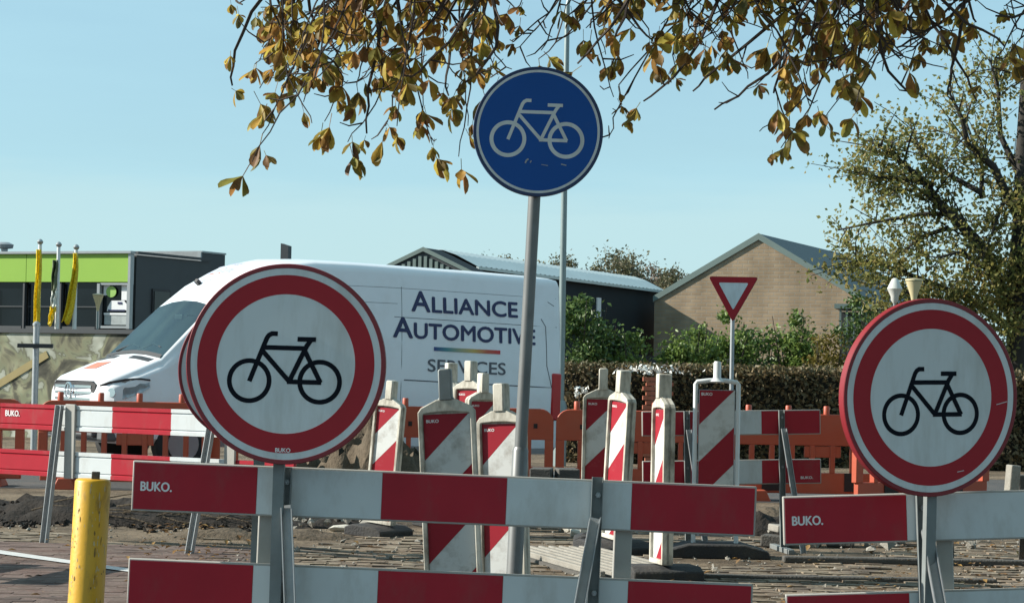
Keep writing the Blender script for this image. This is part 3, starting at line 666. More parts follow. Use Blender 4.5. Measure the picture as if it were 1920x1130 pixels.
shrub('shrub', 'small bright shrub in front of the dark barn corner', 1187, 44, 2.18, .6, 1000, .11, M['leaf_green'])
shrub('shrub', 'light green laurel left of the yield sign', 1300, 44, 2.42, 1.0, 2300, .11, M['leaf_green'])
shrub('shrub', 'laurel bush directly behind the yield sign', 1355, 45, 2.55, .9, 1900, .11, M['leaf_green'])
shrub('shrub', 'darker laurel just right of the yield sign pole', 1418, 46, 2.30, .8, 1600, .11, M['leaf_dark'])
shrub('shrub', 'tallest laurel against the brick gable', 1490, 45, 2.65, 1.0, 2500, .11, M['leaf_green'])
shrub('shrub', 'golden brown shrub beside the tallest laurel', 1550, 43.5, 2.2, .65, 1400, .09, M['leaf_gold'])
shrub('shrub', 'leggy green shrub against the barred shed', 1610, 45, 2.85, .9, 1700, .11, M['leaf_dark'])
# hedge
hp0, hp1 = at(1050, 37.5), at(2050, 37.5)
hd = thing('hedge', 'long clipped brown hedge behind the roadworks', 'hedge', (hp0.x, hp0.y, 0))
Lh = hp1.x - hp0.x; Hg = 1.52
n = 17000; f = nrg.uniform(0, 1, n); X = nrg.uniform(0, Lh, n)
bx = np.where(f < .72, nrg.normal(0, .05, n), nrg.uniform(0, .8, n)); zz = np.where(f < .72, nrg.uniform(.0, Hg, n), Hg + nrg.normal(0, .035, n))
bx = bx + .10 * np.sin(X * 3.3) * np.sin(zz * 5)
o = leaf_cloud('foliage', np.stack([X, bx, zz], 1), .085, M['leaf_hedge'], hd); o['kind'] = 'stuff'
nt = 2600; o = leaf_cloud('top_growth', np.stack([nrg.uniform(0, Lh, nt), nrg.uniform(-.05, .8, nt), Hg + nrg.normal(.03, .035, nt)], 1), .07, M['leaf_hedge_top'], hd); o['kind'] = 'stuff'
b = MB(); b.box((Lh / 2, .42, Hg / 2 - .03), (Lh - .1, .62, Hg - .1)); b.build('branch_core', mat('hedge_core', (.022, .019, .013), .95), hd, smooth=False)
b = MB()
wp = thing('flowering_plant', 'patch of white blossom along the hedge top above a red brick pier', 'plant', at(1222, 37.0))
pts = np.stack([nrg.normal(0, .26, 110), nrg.normal(0, .06, 110), nrg.normal(1.50, .035, 110)], 1); leaf_cloud('blossom', pts, .08, M['petal'], wp, up_bias=1)['kind'] = 'stuff'
b = MB(); b.tube([(0, .1, 0), (0, .1, 1.5)], .02, 5); b.build('stem', M['bark'], wp)
wp = thing('flowering_plant', 'small white blossom spray beside the slim lamp post', 'plant', at(1084, 37.0))
pts = np.stack([nrg.normal(0, .07, 30), nrg.normal(0, .04, 30), nrg.normal(1.15, .05, 30)], 1); leaf_cloud('blossom', pts, .075, M['petal'], wp)['kind'] = 'stuff'
b = MB(); b.tube([(0, .1, 0), (0, .03, 1.1)], .015, 5); b.build('stem', M['bark'], wp)
pier = thing('brick_pier', 'short red brick pier in front of the brown hedge', 'pier', at(1228, 36.6))
bm_ = MB(); bm_.box((0, 0, 0), (.205, .2, .062)); bmesh_ = bm_.mesh('brick', M['red_brick'], smooth=False)
for k in range(19):
    for j in range(2):
        o = bpy.data.objects.new('brick', bmesh_); COL.objects.link(o); o.parent = pier; o.location = (-.107 + j * .214 + (.05 if k % 2 else 0), rng.uniform(-.01, .01), .04 + k * .073)

def far_tree(label, px, top_py, D, w, n, m, base_py=560, seed=0):
    n = int(n * 4.5)
    c = at(px, D); zt = zat(px, top_py, D); t = thing('tree', label, 'tree', (c.x, c.y, 0), group='trees on the skyline behind the barn')
    b = MB(); b.tube([(0, 0, 0), (.1, 0, zt * .5), (0, .1, zt * .85)], [.3, .2, .05], 7)
    for k in range(8):
        a = rng.uniform(0, 6.28); b.tube([(0, 0, zt * rng.uniform(.35, .6)), (math.cos(a) * w * .4, math.sin(a) * w * .3, zt * rng.uniform(.65, .9))], [.1, .03], 5)
    b.build('trunk', M['oak_bark'], t)
    o = leaf_cloud('crown', clumps(n, (0, 0, zt * .60), (w * .72, w * .5, zt * .37), 130, w * .075, .45), .20, m, t, up_bias=.5); o['kind'] = 'stuff'
    return t
far_tree('low olive tree just showing above the pale barn roof', 930, 472, 150, 4.0, 2600, M['leaf_far'])
far_tree('rounded tree on the skyline right behind the slim lamp post', 1050, 470, 150, 3.4, 3000, M['leaf_far'])
far_tree('largest olive skyline tree behind the long barn', 1150, 468, 145, 5.2, 5200, M['leaf_far'])
far_tree('thin brown tree between skyline trees', 1220, 488, 150, 3.8, 2600, M['leaf_far_brown'])
far_tree('olive tree touching the brick gable verge', 1275, 495, 140, 3.4, 2400, M['leaf_far'])

# ---------------- oak-like tree at the right
TD = 42.0
tb = at(1912, TD); tree = thing('oak_tree', 'large thinning green tree rising beside the right hand sign', 'tree', (tb.x, tb.y, 0))
def L_(px, py, dd=0.0): return P(px, py, TD + dd) - Vector((tb.x, tb.y, 0))
tr = MB(); tr.tube([(0, 0, 0), L_(1910, 700), L_(1906, 560), L_(1915, 420), L_(1918, 280), L_(1926, 120), L_(1940, -60)], [.27, .22, .19, .16, .13, .10, .07], 12)
tr.build('trunk', M['oak_bark'], tree)
limbs = [([(1906, 600), (1840, 470), (1789, 412), (1760, 380), (1732, 343), (1690, 305), (1640, 270)], .13, 0),
         ([(1820, 440), (1785, 404), (1728, 404), (1640, 420), (1570, 432)], .07, .6), ([(1770, 395), (1720, 355), (1665, 360)], .05, -.4), ([(1725, 340), (1640, 330), (1590, 320)], .045, -.6),
         ([(1912, 420), (1862, 315), (1817, 270), (1801, 217), (1780, 170)], .09, -.8), ([(1835, 365), (1785, 335), (1730, 290), (1710, 240)], .06, .9),
         ([(1838, 370), (1838, 310), (1810, 230), (1830, 160)], .05, 1.2), ([(1918, 330), (1880, 250), (1870, 170), (1850, 110)], .07, .4),
         ([(1900, 620), (1810, 560), (1720, 520), (1640, 500), (1600, 490)], .08, -.3), ([(1905, 560), (1850, 500), (1800, 470), (1760, 480)], .07, -1.2),
         ([(1895, 660), (1800, 620), (1730, 560), (1690, 545)], .06, -1.5), ([(1780, 425), (1735, 440), (1700, 470), (1650, 480)], .05, .3),
         ([(1910, 480), (1960, 420), (2010, 380), (2060, 300)], .12, .5), ([(1912, 560), (1980, 520), (2060, 500)], .1, -.5), ([(1918, 250), (1960, 170), (2000, 90)], .09, .3), ([(1912, 400), (1880, 380), (1860, 420), (1830, 520)], .05, -1.0)]
lb = MB(); leafpts = []
def twigs(b, path, r0, n, ln, out, leaves, spread, seedv, r1=.006, nl=1):
    path = [Vector(p) for p in path]
    for k in range(n):
        i = rng.uniform(.25, len(path) - 1.001); a = path[int(i)].lerp(path[int(i) + 1], i - int(i))
        d = (path[int(i) + 1] - path[int(i)]).normalized()
        q = Vector((rng.gauss(0, 1), rng.gauss(0, 1), rng.gauss(.15, .8))).normalized(); d = (d * .7 + q).normalized(); l = ln * rng.uniform(.5, 1.3)
        p1 = a + d * l * .5 + Vector((rng.gauss(0, .06), rng.gauss(0, .06), rng.gauss(.03, .05))) * ln; p2 = p1 + (d + q * .5).normalized() * l * .5
        b.tube([a, p1, p2], [r0 * .5, r0 * .3, r1], 5, cap=False)
        for s in range(leaves):
            u = rng.uniform(.2, 1.08); c = a.lerp(p1, u * 2) if u < .5 else p1.lerp(p2, u * 2 - 1)
            out.append((c.x + rng.gauss(0, spread), c.y + rng.gauss(0, spread), c.z + rng.gauss(0, spread)))
for (pp, r0, dd) in limbs:
    nP = len(pp); pts3 = [L_(x, y, dd * i / (nP - 1)) + Vector((rng.gauss(0, .02), rng.gauss(0, .1), rng.gauss(0, .02))) for i, (x, y) in enumerate(pp)]
    m2 = MB(); m2.tube(pts3, [r0 * (1 - .8 * i / (nP - 1)) for i in range(nP)], 7); m2.build('limb', M['oak_bark'], tree)
    twigs(lb, pts3, r0 * .42, 22, .85, leafpts, 32, .11, 1)
lb.build('twigs', M['oak_bark'], tree)
# bushier lower crown
for (px, py, w, h, nn) in ((1700, 560, 70, 45, 700), (1800, 540, 90, 60, 1200), (1860, 610, 60, 60, 900), (1640, 505, 55, 26, 500), (1900, 500, 60, 60, 700), (1760, 590, 60, 40, 500), (1960, 450, 80, 130, 1200)):
    c = L_(px, py, -.6); k = TD / FPX
    for q in clumps(nn, tuple(c), (w * k, .8, h * k), 26, .17, .3): leafpts.append(tuple(q))
o = leaf_cloud('crown', leafpts, .088, M['leaf_oak'], tree, up_bias=.4, aspect=.7); o['kind'] = 'stuff'

# ================================================================== STREET FURNITURE (far to near)
def flagpole(px, D, top_py, kind, label):
    c = at(px, D, 3.0); zt = zat(px, top_py, D); t = thing('flagpole', label, 'flagpole', (c.x, c.y, 0), group='flagpoles before the shop')
    b = MB(); b.tube([(0, 0, 0), (0, 0, zt)], [.055, .04], 10); b.build('pole', M['pole_white'], t)
    b = MB(); b.lathe([(.035, zt), (.06, zt + .02), (.07, zt + .06), (.045, zt + .10), (.012, zt + .12)], 10); b.build('finial', M['alu'], t)
    return t, zt
def drape(parent, name, m, z1, z0, off, w0, w1, sway):
    b = MB(); vs = []; ny = 16; nx = 8
    for j in range(ny + 1):
        v = j / ny; z = z1 + (z0 - z1) * v; w = w0 + (w1 - w0) * v; x0 = off + sway * v * v + .010 * math.sin(v * 9)
        for i in range(nx + 1):
            u = i / nx; vs.append((x0 + w * u, -.09 - .06 * math.sin(u * 9 + v * 3), z + .05 * math.sin(u * 7) * v))
    fs = [(j * (nx + 1) + i, j * (nx + 1) + i + 1, (j + 1) * (nx + 1) + i + 1, (j + 1) * (nx + 1) + i) for j in range(ny) for i in range(nx)]
    b.add(vs, fs); o = b.build(name, m, parent, ang=80); s = o.modifiers.new('t', 'SOLIDIFY'); s.thickness = .012
t, z = flagpole(73, 52, 458, 0, 'white flagpole with a long narrow yellow flag, first from the green shop edge of the picture')
t['label'] = 'white flagpole whose narrow yellow flag hangs straight'; drape(t, 'flag', M['flag_yellow'], z - .12, 1.95, -.055, .10, .13, -.05)
t, z = flagpole(108, 53, 463, 1, 'white flagpole with a furled green, white and yellow flag')
drape(t, 'flag', M['flag_green'], z - .30, z - 1.0, -.11, .11, .10, -.02); drape(t, 'flag', M['flag_white'], z - 1.0, z - 1.35, -.11, .10, .10, -.03); drape(t, 'flag', M['flag_yellow'], z - 1.35, z - 1.75, -.14, .12, .08, -.06)
t, z = flagpole(141, 52, 468, 2, 'white flagpole whose yellow flag billows sideways')
drape(t, 'flag', M['flag_yellow'], z - .08, z - 1.62, -.04, .08, .20, -.24)
# street name post with dark cross board
c = at(62, 33); t = thing('sign_post', 'thin grey post with a dark cross plate in front of the mural', 'sign post', c)
zt = zat(66, 610, 33)
b = MB(); b.tube([(0, 0, 0), (0, 0, zt)], .045, 10); b.build('post', M['galv'], t)
b = MB(); b.lathe([(.055, zt), (.055, zt + .03), (.02, zt + .06)], 10); b.build('cap', M['galv'], t)
zb = zat(66, 648, 33); b = MB(); b.box((.0, -.06, zb), (.50, .05, .06)); b.build('name_plate', M['black_plastic'], t, bevel=.006)
b = MB(); b.box((0, -.02, zb), (.12, .12, .05)); b.build('clamp', M['galv'], t, smooth=False)
# slim lamp post with curved top
D = 36.0; c = at(1049, D); t = thing('street_lamp', 'tall slim grey lamp post with a hooked top behind the blue sign', 'street lamp', c)
top = P(1064, 14, D) - c; lean = top.x / top.z
pth = [(0, 0, 0), (lean * 3, 0, 3.0), (lean * 5, 0, 5.0), tuple(top)]
for k in range(1, 9):
    a = k / 8 * R_(75); pth.append((top.x + .30 * (1 - math.cos(a)), 0, top.z + .32 * math.sin(a)))
e = pth[-1]; pth.append((e[0] + .9, 0, e[2] + .22))
b = MB(); b.tube(pth, [.058, .050, .044, .038] + [.032] * 8 + [.028], 12); b.build('post', M['lamp_grey'], t)
b = MB(); b.lathe([(.10, 0), (.10, .9), (.075, 1.0)], 12); b.build('base_sleeve', M['lamp_grey'], t)
b = MB(); e = pth[-1]; b.box((e[0] + .3, 0, e[2] + .05), (.7, .22, .12), (0, -.2, 0)); b.build('lamp_head', M['alu'], t, bevel=.04)
def lantern(px, py, D, label, m, sc=1.0, flat=False):
    c = at(px, D); z = zat(px, py, D); t = thing('street_lamp', label, 'street lamp', c)
    h = z - .42 * sc
    b = MB(); b.tube([(0, 0, 0), (0, 0, h)], [.07 * sc, .045 * sc], 10); b.build('post', M['lamp_grey'], t)
    b = MB()
    if flat: b.lathe([(.05 * sc, h), (.075 * sc, h + .12 * sc), (.11 * sc, h + .30 * sc), (.235 * sc, h + .66 * sc), (.25 * sc, h + .72 * sc), (.02, h + .76 * sc)], 18)
    else: b.lathe([(.05 * sc, h), (.12 * sc, h + .1 * sc), (.12 * sc, h + .2 * sc), (.24 * sc, h + .45 * sc), (.10 * sc, h + .74 * sc), (.02, h + .78 * sc)], 18)
    b.build('lantern', m, t)
    if flat:
        b = MB(); b.lathe([(.27 * sc, h + .735 * sc), (.27 * sc, h + .79 * sc), (.03, h + .82 * sc)], 18); b.build('lid', M['lantern_cream'], t)
lantern(1673, 543, 37.5, 'white faceted lantern peeking over the right hand sign', M['lantern_white'], .52)
lantern(1709, 546, 37, 'cream bowl lantern with a flat lid above the right hand sign', M['lantern_cream'], .52, flat=True)
lantern(178, 566, 53, 'small cream bowl lantern in front of the shop posters', M['lantern_cream'], .48, flat=True)

# yield sign
D = 33.0; c = at(1372, D, 1.5); t = thing('yield_sign', 'small red and white triangular yield sign on a thin pole', 'road sign', (c.x, c.y, 0))
zt = zat(1374, 519, D); zb = zat(1374, 604, D); hw = 47 * D / FPX
def tri(k, y0, y1, m, nm):
    cz = zt - (zt - zb) / 3; pts = []
    for (x, z) in ((-hw, zt), (0, zb), (hw, zt)):
        vx = Vector((x * k, (z - cz) * k))
        for da in (-1, 1):   # rounded corners
            pass
        pts.append(vx)
    out = []
    for i in range(3):
        a, bq, cq = pts[i - 1], pts[i], pts[(i + 1) % 3]
        e0 = bq + (a - bq).normalized() * .05 * k; e1 = bq + (cq - bq).normalized() * .05 * k
        for s in range(5):
            u = s / 4; p = e0 * (1 - u) ** 2 + bq * 2 * u * (1 - u) + e1 * u * u; out.append((p.x, p.y + cz))
    b = MB(); b.prism(out, y0, y1); return b.build(nm, m, t, smooth=False)
tri(1.0, -.055, -.03, M['sign_red_edge'], 'plate'); tri(.96, -.058, -.055, M['sign_red'], 'red_border'); tri(.60, -.061, -.058, M['sign_white'], 'white_face')
b = MB(); b.tube([(0, 0, 0), (0, 0, zt - .05)], .03, 10); b.build('pole', M['galv'], t)
b = MB(); b.box((0, -.02, zt - .15), (.10, .04, .04)); b.box((0, -.02, zb + .12), (.09, .04, .04)); b.build('clamp', M['galv'], t, smooth=False)

# ================================================================== VAN
LV = 6.45; PHI = R_(32)
nose = at(128, 28.5)
hdir = Vector((-math.cos(PHI), -math.sin(PHI), 0))
van = thing('van', 'white high-roofed delivery van parked behind the orange barriers', 'van', nose - hdir * LV, (0, 0, 0))
van.matrix_world = Matrix.Translation(nose - hdir * LV) @ Matrix.Rotation(math.pi + PHI, 4, 'Z') @ Matrix.Rotation(R_(-1.4), 4, 'Y')
# stations: t(from nose), zb, ztop, half width low, half width top, corner radius, crown
ST = [(0.00, .42, .96, .62, .52, .04, .01), (.05, .36, 1.05, .82, .72, .05, .03), (.16, .33, 1.12, .93, .84, .07, .04), (.40, .32, 1.22, .975, .90, .08, .05), (.70, .32, 1.345, .985, .90, .08, .05),
      (.76, .32, 1.37, .985, .89, .08, .05), (1.08, .32, 1.70, .985, .86, .08, .06), (1.42, .32, 2.04, .985, .82, .08, .07), (1.45, .32, 2.07, .985, .815, .09, .07), (1.75, .32, 2.33, .985, .81, .12, .09), (2.05, .32, 2.51, .985, .815, .13, .09),
      (2.40, .32, 2.62, .985, .83, .13, .07), (2.80, .32, 2.67, .985, .845, .12, .05), (3.40, .32, 2.68, .985, .85, .12, .05), (5.4, .32, 2.68, .985, .85, .12, .05), (6.30, .34, 2.67, .98, .85, .11, .05), (6.41, .36, 2.65, .97, .84, .10, .04), (6.45, .40, 2.60, .94, .81, .09, .03)]
ZBELT = 1.30
def section(s):
    t, zb, zt, w, wt, r, cr = s
    zbelt = min(ZBELT, zt - .16)
    h = []
    h += [(0, zb), (w - .10, zb), (w - .02, zb + .08), (w, zb + .25), (w, zbelt)]
    for u in (.33, .66): h.append((w + (wt + .02 - w) * u + .018 * math.sin(u * math.pi), zbelt + (zt - r - zbelt) * u))
    for k in range(5):
        a = k / 4 * math.pi / 2; h.append((wt + .02 - r + r * math.cos(a) if k else wt + .02, zt - r + r * math.sin(a)))
    h += [((wt - r) * .5, zt + cr * .75), (0, zt + cr)]
    return h
b = MB(); SEC = [section(s) for s in ST]; nh = len(SEC[0]); ring_n = 2 * nh - 2
for s, h in zip(ST, SEC):
    x = LV - s[0]
    b.v += [(x, y, z) for y, z in h] + [(x, -y, z) for y, z in h[-2:0:-1]]
for i in range(len(ST) - 1):
    for k in range(ring_n):
        a_, c_ = i * ring_n + k, i * ring_n + (k + 1) % ring_n
        kk = k if k < nh - 1 else ring_n - 1 - k
        glass = (5 <= i <= 6) and kk >= 10
        if glass: continue
        b.f.append((a_, a_ + ring_n, c_ + ring_n, c_)); b.m.append(0)
b.f.append(tuple(range(ring_n))); b.m.append(0); o_ = (len(ST) - 1) * ring_n; b.f.append(tuple(range(o_ + ring_n - 1, o_ - 1, -1))); b.m.append(0)
body = b.build('body', M['van'], van, ang=30)
# windscreen as its own sheet
b = MB(); cols = []
for i in (5, 6, 7):
    h = SEC[i]; x = LV - ST[i][0]; half = [h[10], h[11], h[12], h[13]] if nh > 13 else h[10:]
    half = h[10:nh]; cols.append([(x + .004, -y, z) for y, z in half] + [(x + .004, y, z) for y, z in half[-2::-1]])
for c_ in cols: b.v += c_
nc = len(cols[0])
for i in range(2):
    for k in range(nc - 1): b.f.append((i * nc + k, i * nc + k + 1, (i + 1) * nc + k + 1, (i + 1) * nc + k)); b.m.append(0)
b.build('windscreen', M['windscreen'], van, ang=60)
b = MB(); b.prism([(-.86, 1.02), (.86, 1.02), (.86, 1.30), (.3, 1.36), (-.86, 1.33)], 0, .34); b.v = [(LV - .86 - y, x, z) for x, y, z in b.v]; b.build('dashboard', M['black_plastic'], van, smooth=False)
for y0 in (-.50, .0, .50):
    b = MB(); b.box((LV - 2.02, y0, 1.35), (.14, .44, .75)); b.box((LV - 1.98, y0, 1.83), (.10, .26, .20)); b.build('seat', mat('seat_cloth', (.05, .052, .055), .9) if 'seat_cloth' not in bpy.data.materials else bpy.data.materials['seat_cloth'], van, bevel=.04)
b = MB(); b.box((LV - 2.45, 0, 1.45), (.04, 1.7, 1.9)); b.build('bulkhead', mat('cab_lining', (.10, .105, .11), .9), van, smooth=False)
b = MB(); b.box((LV - .98, -.25, 1.365), (.12, .34, .01)); b.build('paper', M['poster_white'], van, smooth=False)
b = MB(); b.tube([(LV - 1.40 + .10 * math.sin(k * .3927), .50 + .19 * math.cos(k * .3927), 1.42 + .16 * math.sin(k * .3927)) for k in range(17)], .014, 6); b.build('steering_wheel', M['black_plastic'], van)
b = MB(); b.box((LV - 1.36, 0, 1.90), (.03, .22, .07)); b.build('rear_mirror', M['black_plastic'], van, bevel=.01)
b = MB(); c0 = cols[0]; b.v = [(x + .012, y, z + .004) for x, y, z in c0] + [(x - .035 + .012, y * .99, z + .045) for x, y, z in c0]; n_ = len(c0)
b.f = [(k, k + 1, n_ + k + 1, n_ + k) for k in range(n_ - 1)]; b.m = [0] * (n_ - 1); b.build('windscreen_frit', M['black_plastic'], van)
for y0, y1 in ((-.62, -.05), (.02, .60)):
    b = MB(); x0 = LV - .80; b.tube([(x0, y0, 1.45), (x0 - .10, (y0 + y1) / 2, 1.545), (x0 - .07, y1, 1.50)], .010, 5); b.build('wiper', M['black_plastic'], van)
def side_y(x, z):
    """half width of the body side at x (from the tail), z"""
    t = LV - x; i = max(j for j in range(len(ST) - 1) if ST[j][0] <= t + 1e-6); u = (t - ST[i][0]) / (ST[i + 1][0] - ST[i][0])
    def yy(h):
        for (y0, z0), (y1, z1) in zip(h[3:], h[4:]):
            if z0 <= z <= z1 and z1 > z0: return y0 + (y1 - y0) * (z - z0) / (z1 - z0)
        return h[4][0]
    return yy(SEC[i]) * (1 - u) + yy(SEC[i + 1]) * u
def top_z(t, y):
    i = max(j for j in range(len(ST) - 1) if ST[j][0] <= t + 1e-6); u = (t - ST[i][0]) / (ST[i + 1][0] - ST[i][0])
    def zz(h):
        q = [p for p in h[7:]][::-1]
        for (y0, z0), (y1, z1) in zip(q, q[1:]):
            if y0 <= abs(y) <= y1 and y1 > y0: return z0 + (z1 - z0) * (abs(y) - y0) / (y1 - y0)
        return q[-1][1]
    return zz(SEC[i]) * (1 - u) + zz(SEC[i + 1]) * u
def gap_crease(path, w=.010, name='gap_crease_line'):  # dark tubes: real panel gaps, plus shade lines drawn along body creases
    b = MB(); pts = [Vector((x, side_y(x, z) - .001, z)) for x, z in path]
    fine = []
    for p, q in zip(path, path[1:]):
        for k in range(6): u = k / 6; x = p[0] + (q[0] - p[0]) * u; z = p[1] + (q[1] - p[1]) * u; fine.append((x, side_y(x, z) - .002, z))
    x, z = path[-1]; fine.append((x, side_y(x, z) - .002, z))
    b.tube(fine, w * .5, 5); return b.build(name, M['gap_crease'], van)
gap_crease([(.08, 2.02), (2.55, 2.03)]); gap_crease([(.08, 2.40), (2.55, 2.40), (3.6, 2.38)], .008); gap_crease([(2.44, .5), (2.44, 2.42)]); gap_crease([(2.50, 2.20), (3.9, 2.18)], .008)
gap_crease([(.33, 2.12), (.26, 2.02), (.24, 1.5), (.16, 1.22)], .014); gap_crease([(.22, 2.35), (.12, 2.30)], .012); gap_crease([(3.7, .5), (3.7, 2.2)], .010)
for z0, z1 in ((1.22, 1.235), (.78, .80)):
    gap_crease([(.1, z0), (2.4, z1)], .016)
b = MB(); b.box((3.0, .99, .66), (4.4, .03, .14)); b.build('side_moulding', M['black_plastic'], van, bevel=.01)
def side_text(body, xc, z, width, height, m, bold=.012, big=None):
    pts, fs = fit_text(body, width, height); b = MB()
    for p, f, i in heavy(pts, fs, bold):
        v = []
        for u, w in p:
            x = xc + width / 2 - u; zz = z + w; v.append((x, side_y(x, zz) + .004 + .0006 * i, zz))
        b.add(v, f)
    return b.build('lettering', m, van, smooth=False)
XC = 1.47
side_text('A', XC + .69, 2.12, .27, .255, M['navy'], .008); side_text('LLIANCE', XC - .125, 2.12, 1.29, .195, M['navy'], .008)
side_text('A', XC + .955, 1.775, .28, .255, M['navy'], .008); side_text('UTOMOTIVE', XC - .125, 1.775, 1.83, .195, M['navy'], .008)
side_text('SERVICES', XC, 1.36, 1.17, .155, M['grey_letter'], .003)
b = MB(); v = []; 
for k in range(11):
    x = XC + .5 - k * .1
    for zz in (1.625, 1.675): v.append((x, side_y(x, zz) + .006, zz))
b.add(v, [(2 * k, 2 * k + 2, 2 * k + 3, 2 * k + 1) for k in range(10)]); b.build('rainbow_stripe', M['rainbow'], van, smooth=False)
# text over the windscreen
def top_text(body, t, yc, width, height, m):
    pts, fs = fit_text(body, width, height); v = []
    for u, w in pts:
        y = yc - width / 2 + u; tt = t - w; v.append((LV - tt, y, top_z(tt, y) + .006))
    b = MB(); b.add(v, fs); b.build('lettering', m, van, smooth=False)
top_text('ALLIANCE', 2.14, -.12, .62, .11, M['lilac']); top_text('AUTOMOTIVE', 1.98, -.12, .84, .11, M['lilac']); top_text('SERVICES', 1.76, -.12, .52, .08, M['lilac'])
b = MB(); b.add([(LV - t_, y, top_z(t_, y) + .006) for t_, y in ((1.86, -.22), (1.86, .08), (1.84, .08), (1.84, -.22))], [(0, 1, 2, 3)]); b.build('rainbow_stripe', M['sticker'], van, smooth=False)
print('TT', proj(van.matrix_world @ Vector((LV - 2.0, -.5, 2.5))), proj(van.matrix_world @ Vector((LV - 2.0, 0, 2.55))), proj(van.matrix_world @ Vector((LV - 1.6, -.1, 2.25))))
b = MB(); b.bar((LV - 1.66, -.1, top_z(1.66, -.1) + .0), (LV - 1.60, -.08, top_z(1.60, -.1) + .10), .05, .05); b.build('roof_aerial', M['black_plastic'], van)
# bonnet sticker, wipers cowl, grille, headlamps, plate
b = MB(); v = []
for k in range(5):
    for y in (-.42, .02): t_ = .28 + k * .05; v.append((LV - t_, y, top_z(t_, y) + .005))
b.add(v, [(2 * k, 2 * k + 1, 2 * k + 3, 2 * k + 2) for k in range(4)]); b.build('bonnet_sticker', M['sticker'], van, smooth=False)
for y0, y1 in ((-.80, -.25), (.18, .80)):
    b = MB(); v = []
    for t_ in (.62, .70):
        for k in range(6): y = y0 + (y1 - y0) * k / 5; v.append((LV - t_, y, top_z(t_, y) + .006))
    b.add(v, [(k, k + 1, k + 7, k + 6) for k in range(5)]); b.build('cowl_vent', M['black_plastic'], van, smooth=False)
b = MB(); b.prism([(-.60, .78), (.60, .78), (.68, 1.02), (.55, 1.06), (-.55, 1.06), (-.68, 1.02)], -.02, .05); 
b.v = [(LV + .012 - .055 * (abs(x) / .68) ** 2 - y, x, z) for x, y, z in b.v]; gr = b.build('grille', M['black_plastic'], van, smooth=False)
for k in range(3):
    b = MB()
    for j in range(8):
        y0 = -.58 + j * .145; y1 = y0 + .145; z = .84 + k * .075
        f_ = lambda yy: LV + .030 - .055 * (abs(yy) / .68) ** 2
        b.bar((f_(y0), y0, z), (f_(y1), y1, z), .018, .03)
    b.build('slat', M['chrome'], gr, smooth=False)
b = MB(); b.ring(.085, .10, -.01, .01, 32); b.bar((0, 0, 0), (0, 0, .09), .02, .012); b.bar((0, 0, 0), (.078, 0, -.045), .02, .012); b.bar((0, 0, 0), (-.078, 0, -.045), .02, .012)
b.v = [(LV + .055 - y, x, z + .94) for x, y, z in b.v]; b.build('badge', M['chrome'], gr)
for s in (-1, 1):
    b = MB(); rows = [(.07, .74, .84, 1.00), (.14, .86, .83, 1.045), (.30, .945, .86, 1.085), (.48, .975, .93, 1.10), (.60, .982, 1.01, 1.09)]; v = []
    for (t_, y, z0, z1) in rows: v += [(LV - t_ + .02, s * (y + .015), z0), (LV - t_ + .025, s * (y + .012), (z0 + z1) / 2), (LV - t_ + .01, s * (y - .01), z1)]
    fs = []
    for i in range(len(rows) - 1):
        for j in range(2): a_ = i * 3 + j; fs.append((a_, a_ + 1, a_ + 4, a_ + 3))
    b.add(v, fs); hl = b.build('headlamp', M['lamp_glass'], van, ang=70)
    b = MB(); b.tube([(LV - .16, s * .885, .93), (LV - .13, s * .905, .93)], [.05, .055], 14); b.build('reflector', M['chrome'], hl)
    b = MB(); pr = [(t_, y, z1) for (t_, y, z0, z1) in rows]; b.tube([(LV - t_ + .015, s * (y), z1 + .006) for t_, y, z1 in pr], .012, 5); b.build('brow', M['black_plastic'], hl)
b = MB(); b.box((LV - .02, 0, .50), (.10, 1.5, .22)); b.box((LV - .13, 0, .45), (.2, 1.84, .20)); b.build('bumper', mat('grey_bumper', (.10, .105, .11), .5), van, bevel=.03)
b = MB(); b.box((LV + .045, 0, .56), (.02, .52, .11)); b.build('number_plate', M['plate_yellow'], van, bevel=.004)
for s in (-1, 1):
    for x in (LV - 1.05, 1.15):
        b = MB(); b.tube([(x, s * .98, .345), (x, s * .78, .345)], .345, 28); wh = b.build('wheel', M['tyre'], van, bevel=.03)
        b = MB(); b.tube([(x, s * .995, .345), (x, s * .9, .345)], .20, 20); b.build('rim', M['rim'], wh)
    b = MB(); b.box((.085, s * .945, 1.10), (.15, .10, .62)); b.build('tail_lamp', M['tail'], van, bevel=.02)
for s in (-1, 1):
    b = MB(); v = [(LV - 1.25, 0, 1.36), (LV - 2.20, 0, 1.36), (LV - 2.20, 0, 1.95), (LV - 1.70, 0, 1.98)]; b.add([(x, s * (side_y(x, z) + .006), z) for x, _, z in v], [(0, 1, 2, 3)]); b.build('door_window', M['van_glass'], van, smooth=False)
b = MB(); b.box((LV - 1.15, 1.14, 1.50), (.14, .20, .36)); b.bar((LV - 1.2, .93, 1.38), (LV - 1.17, 1.1, 1.42), .05, .05); b.build('wing_mirror', M['black_plastic'], van, bevel=.03)
b = MB(); b.box((-.01, 0, 1.45), (.03, .012, 1.9)); b.build('rear_door_gap', M['gap_crease'], van, smooth=False)

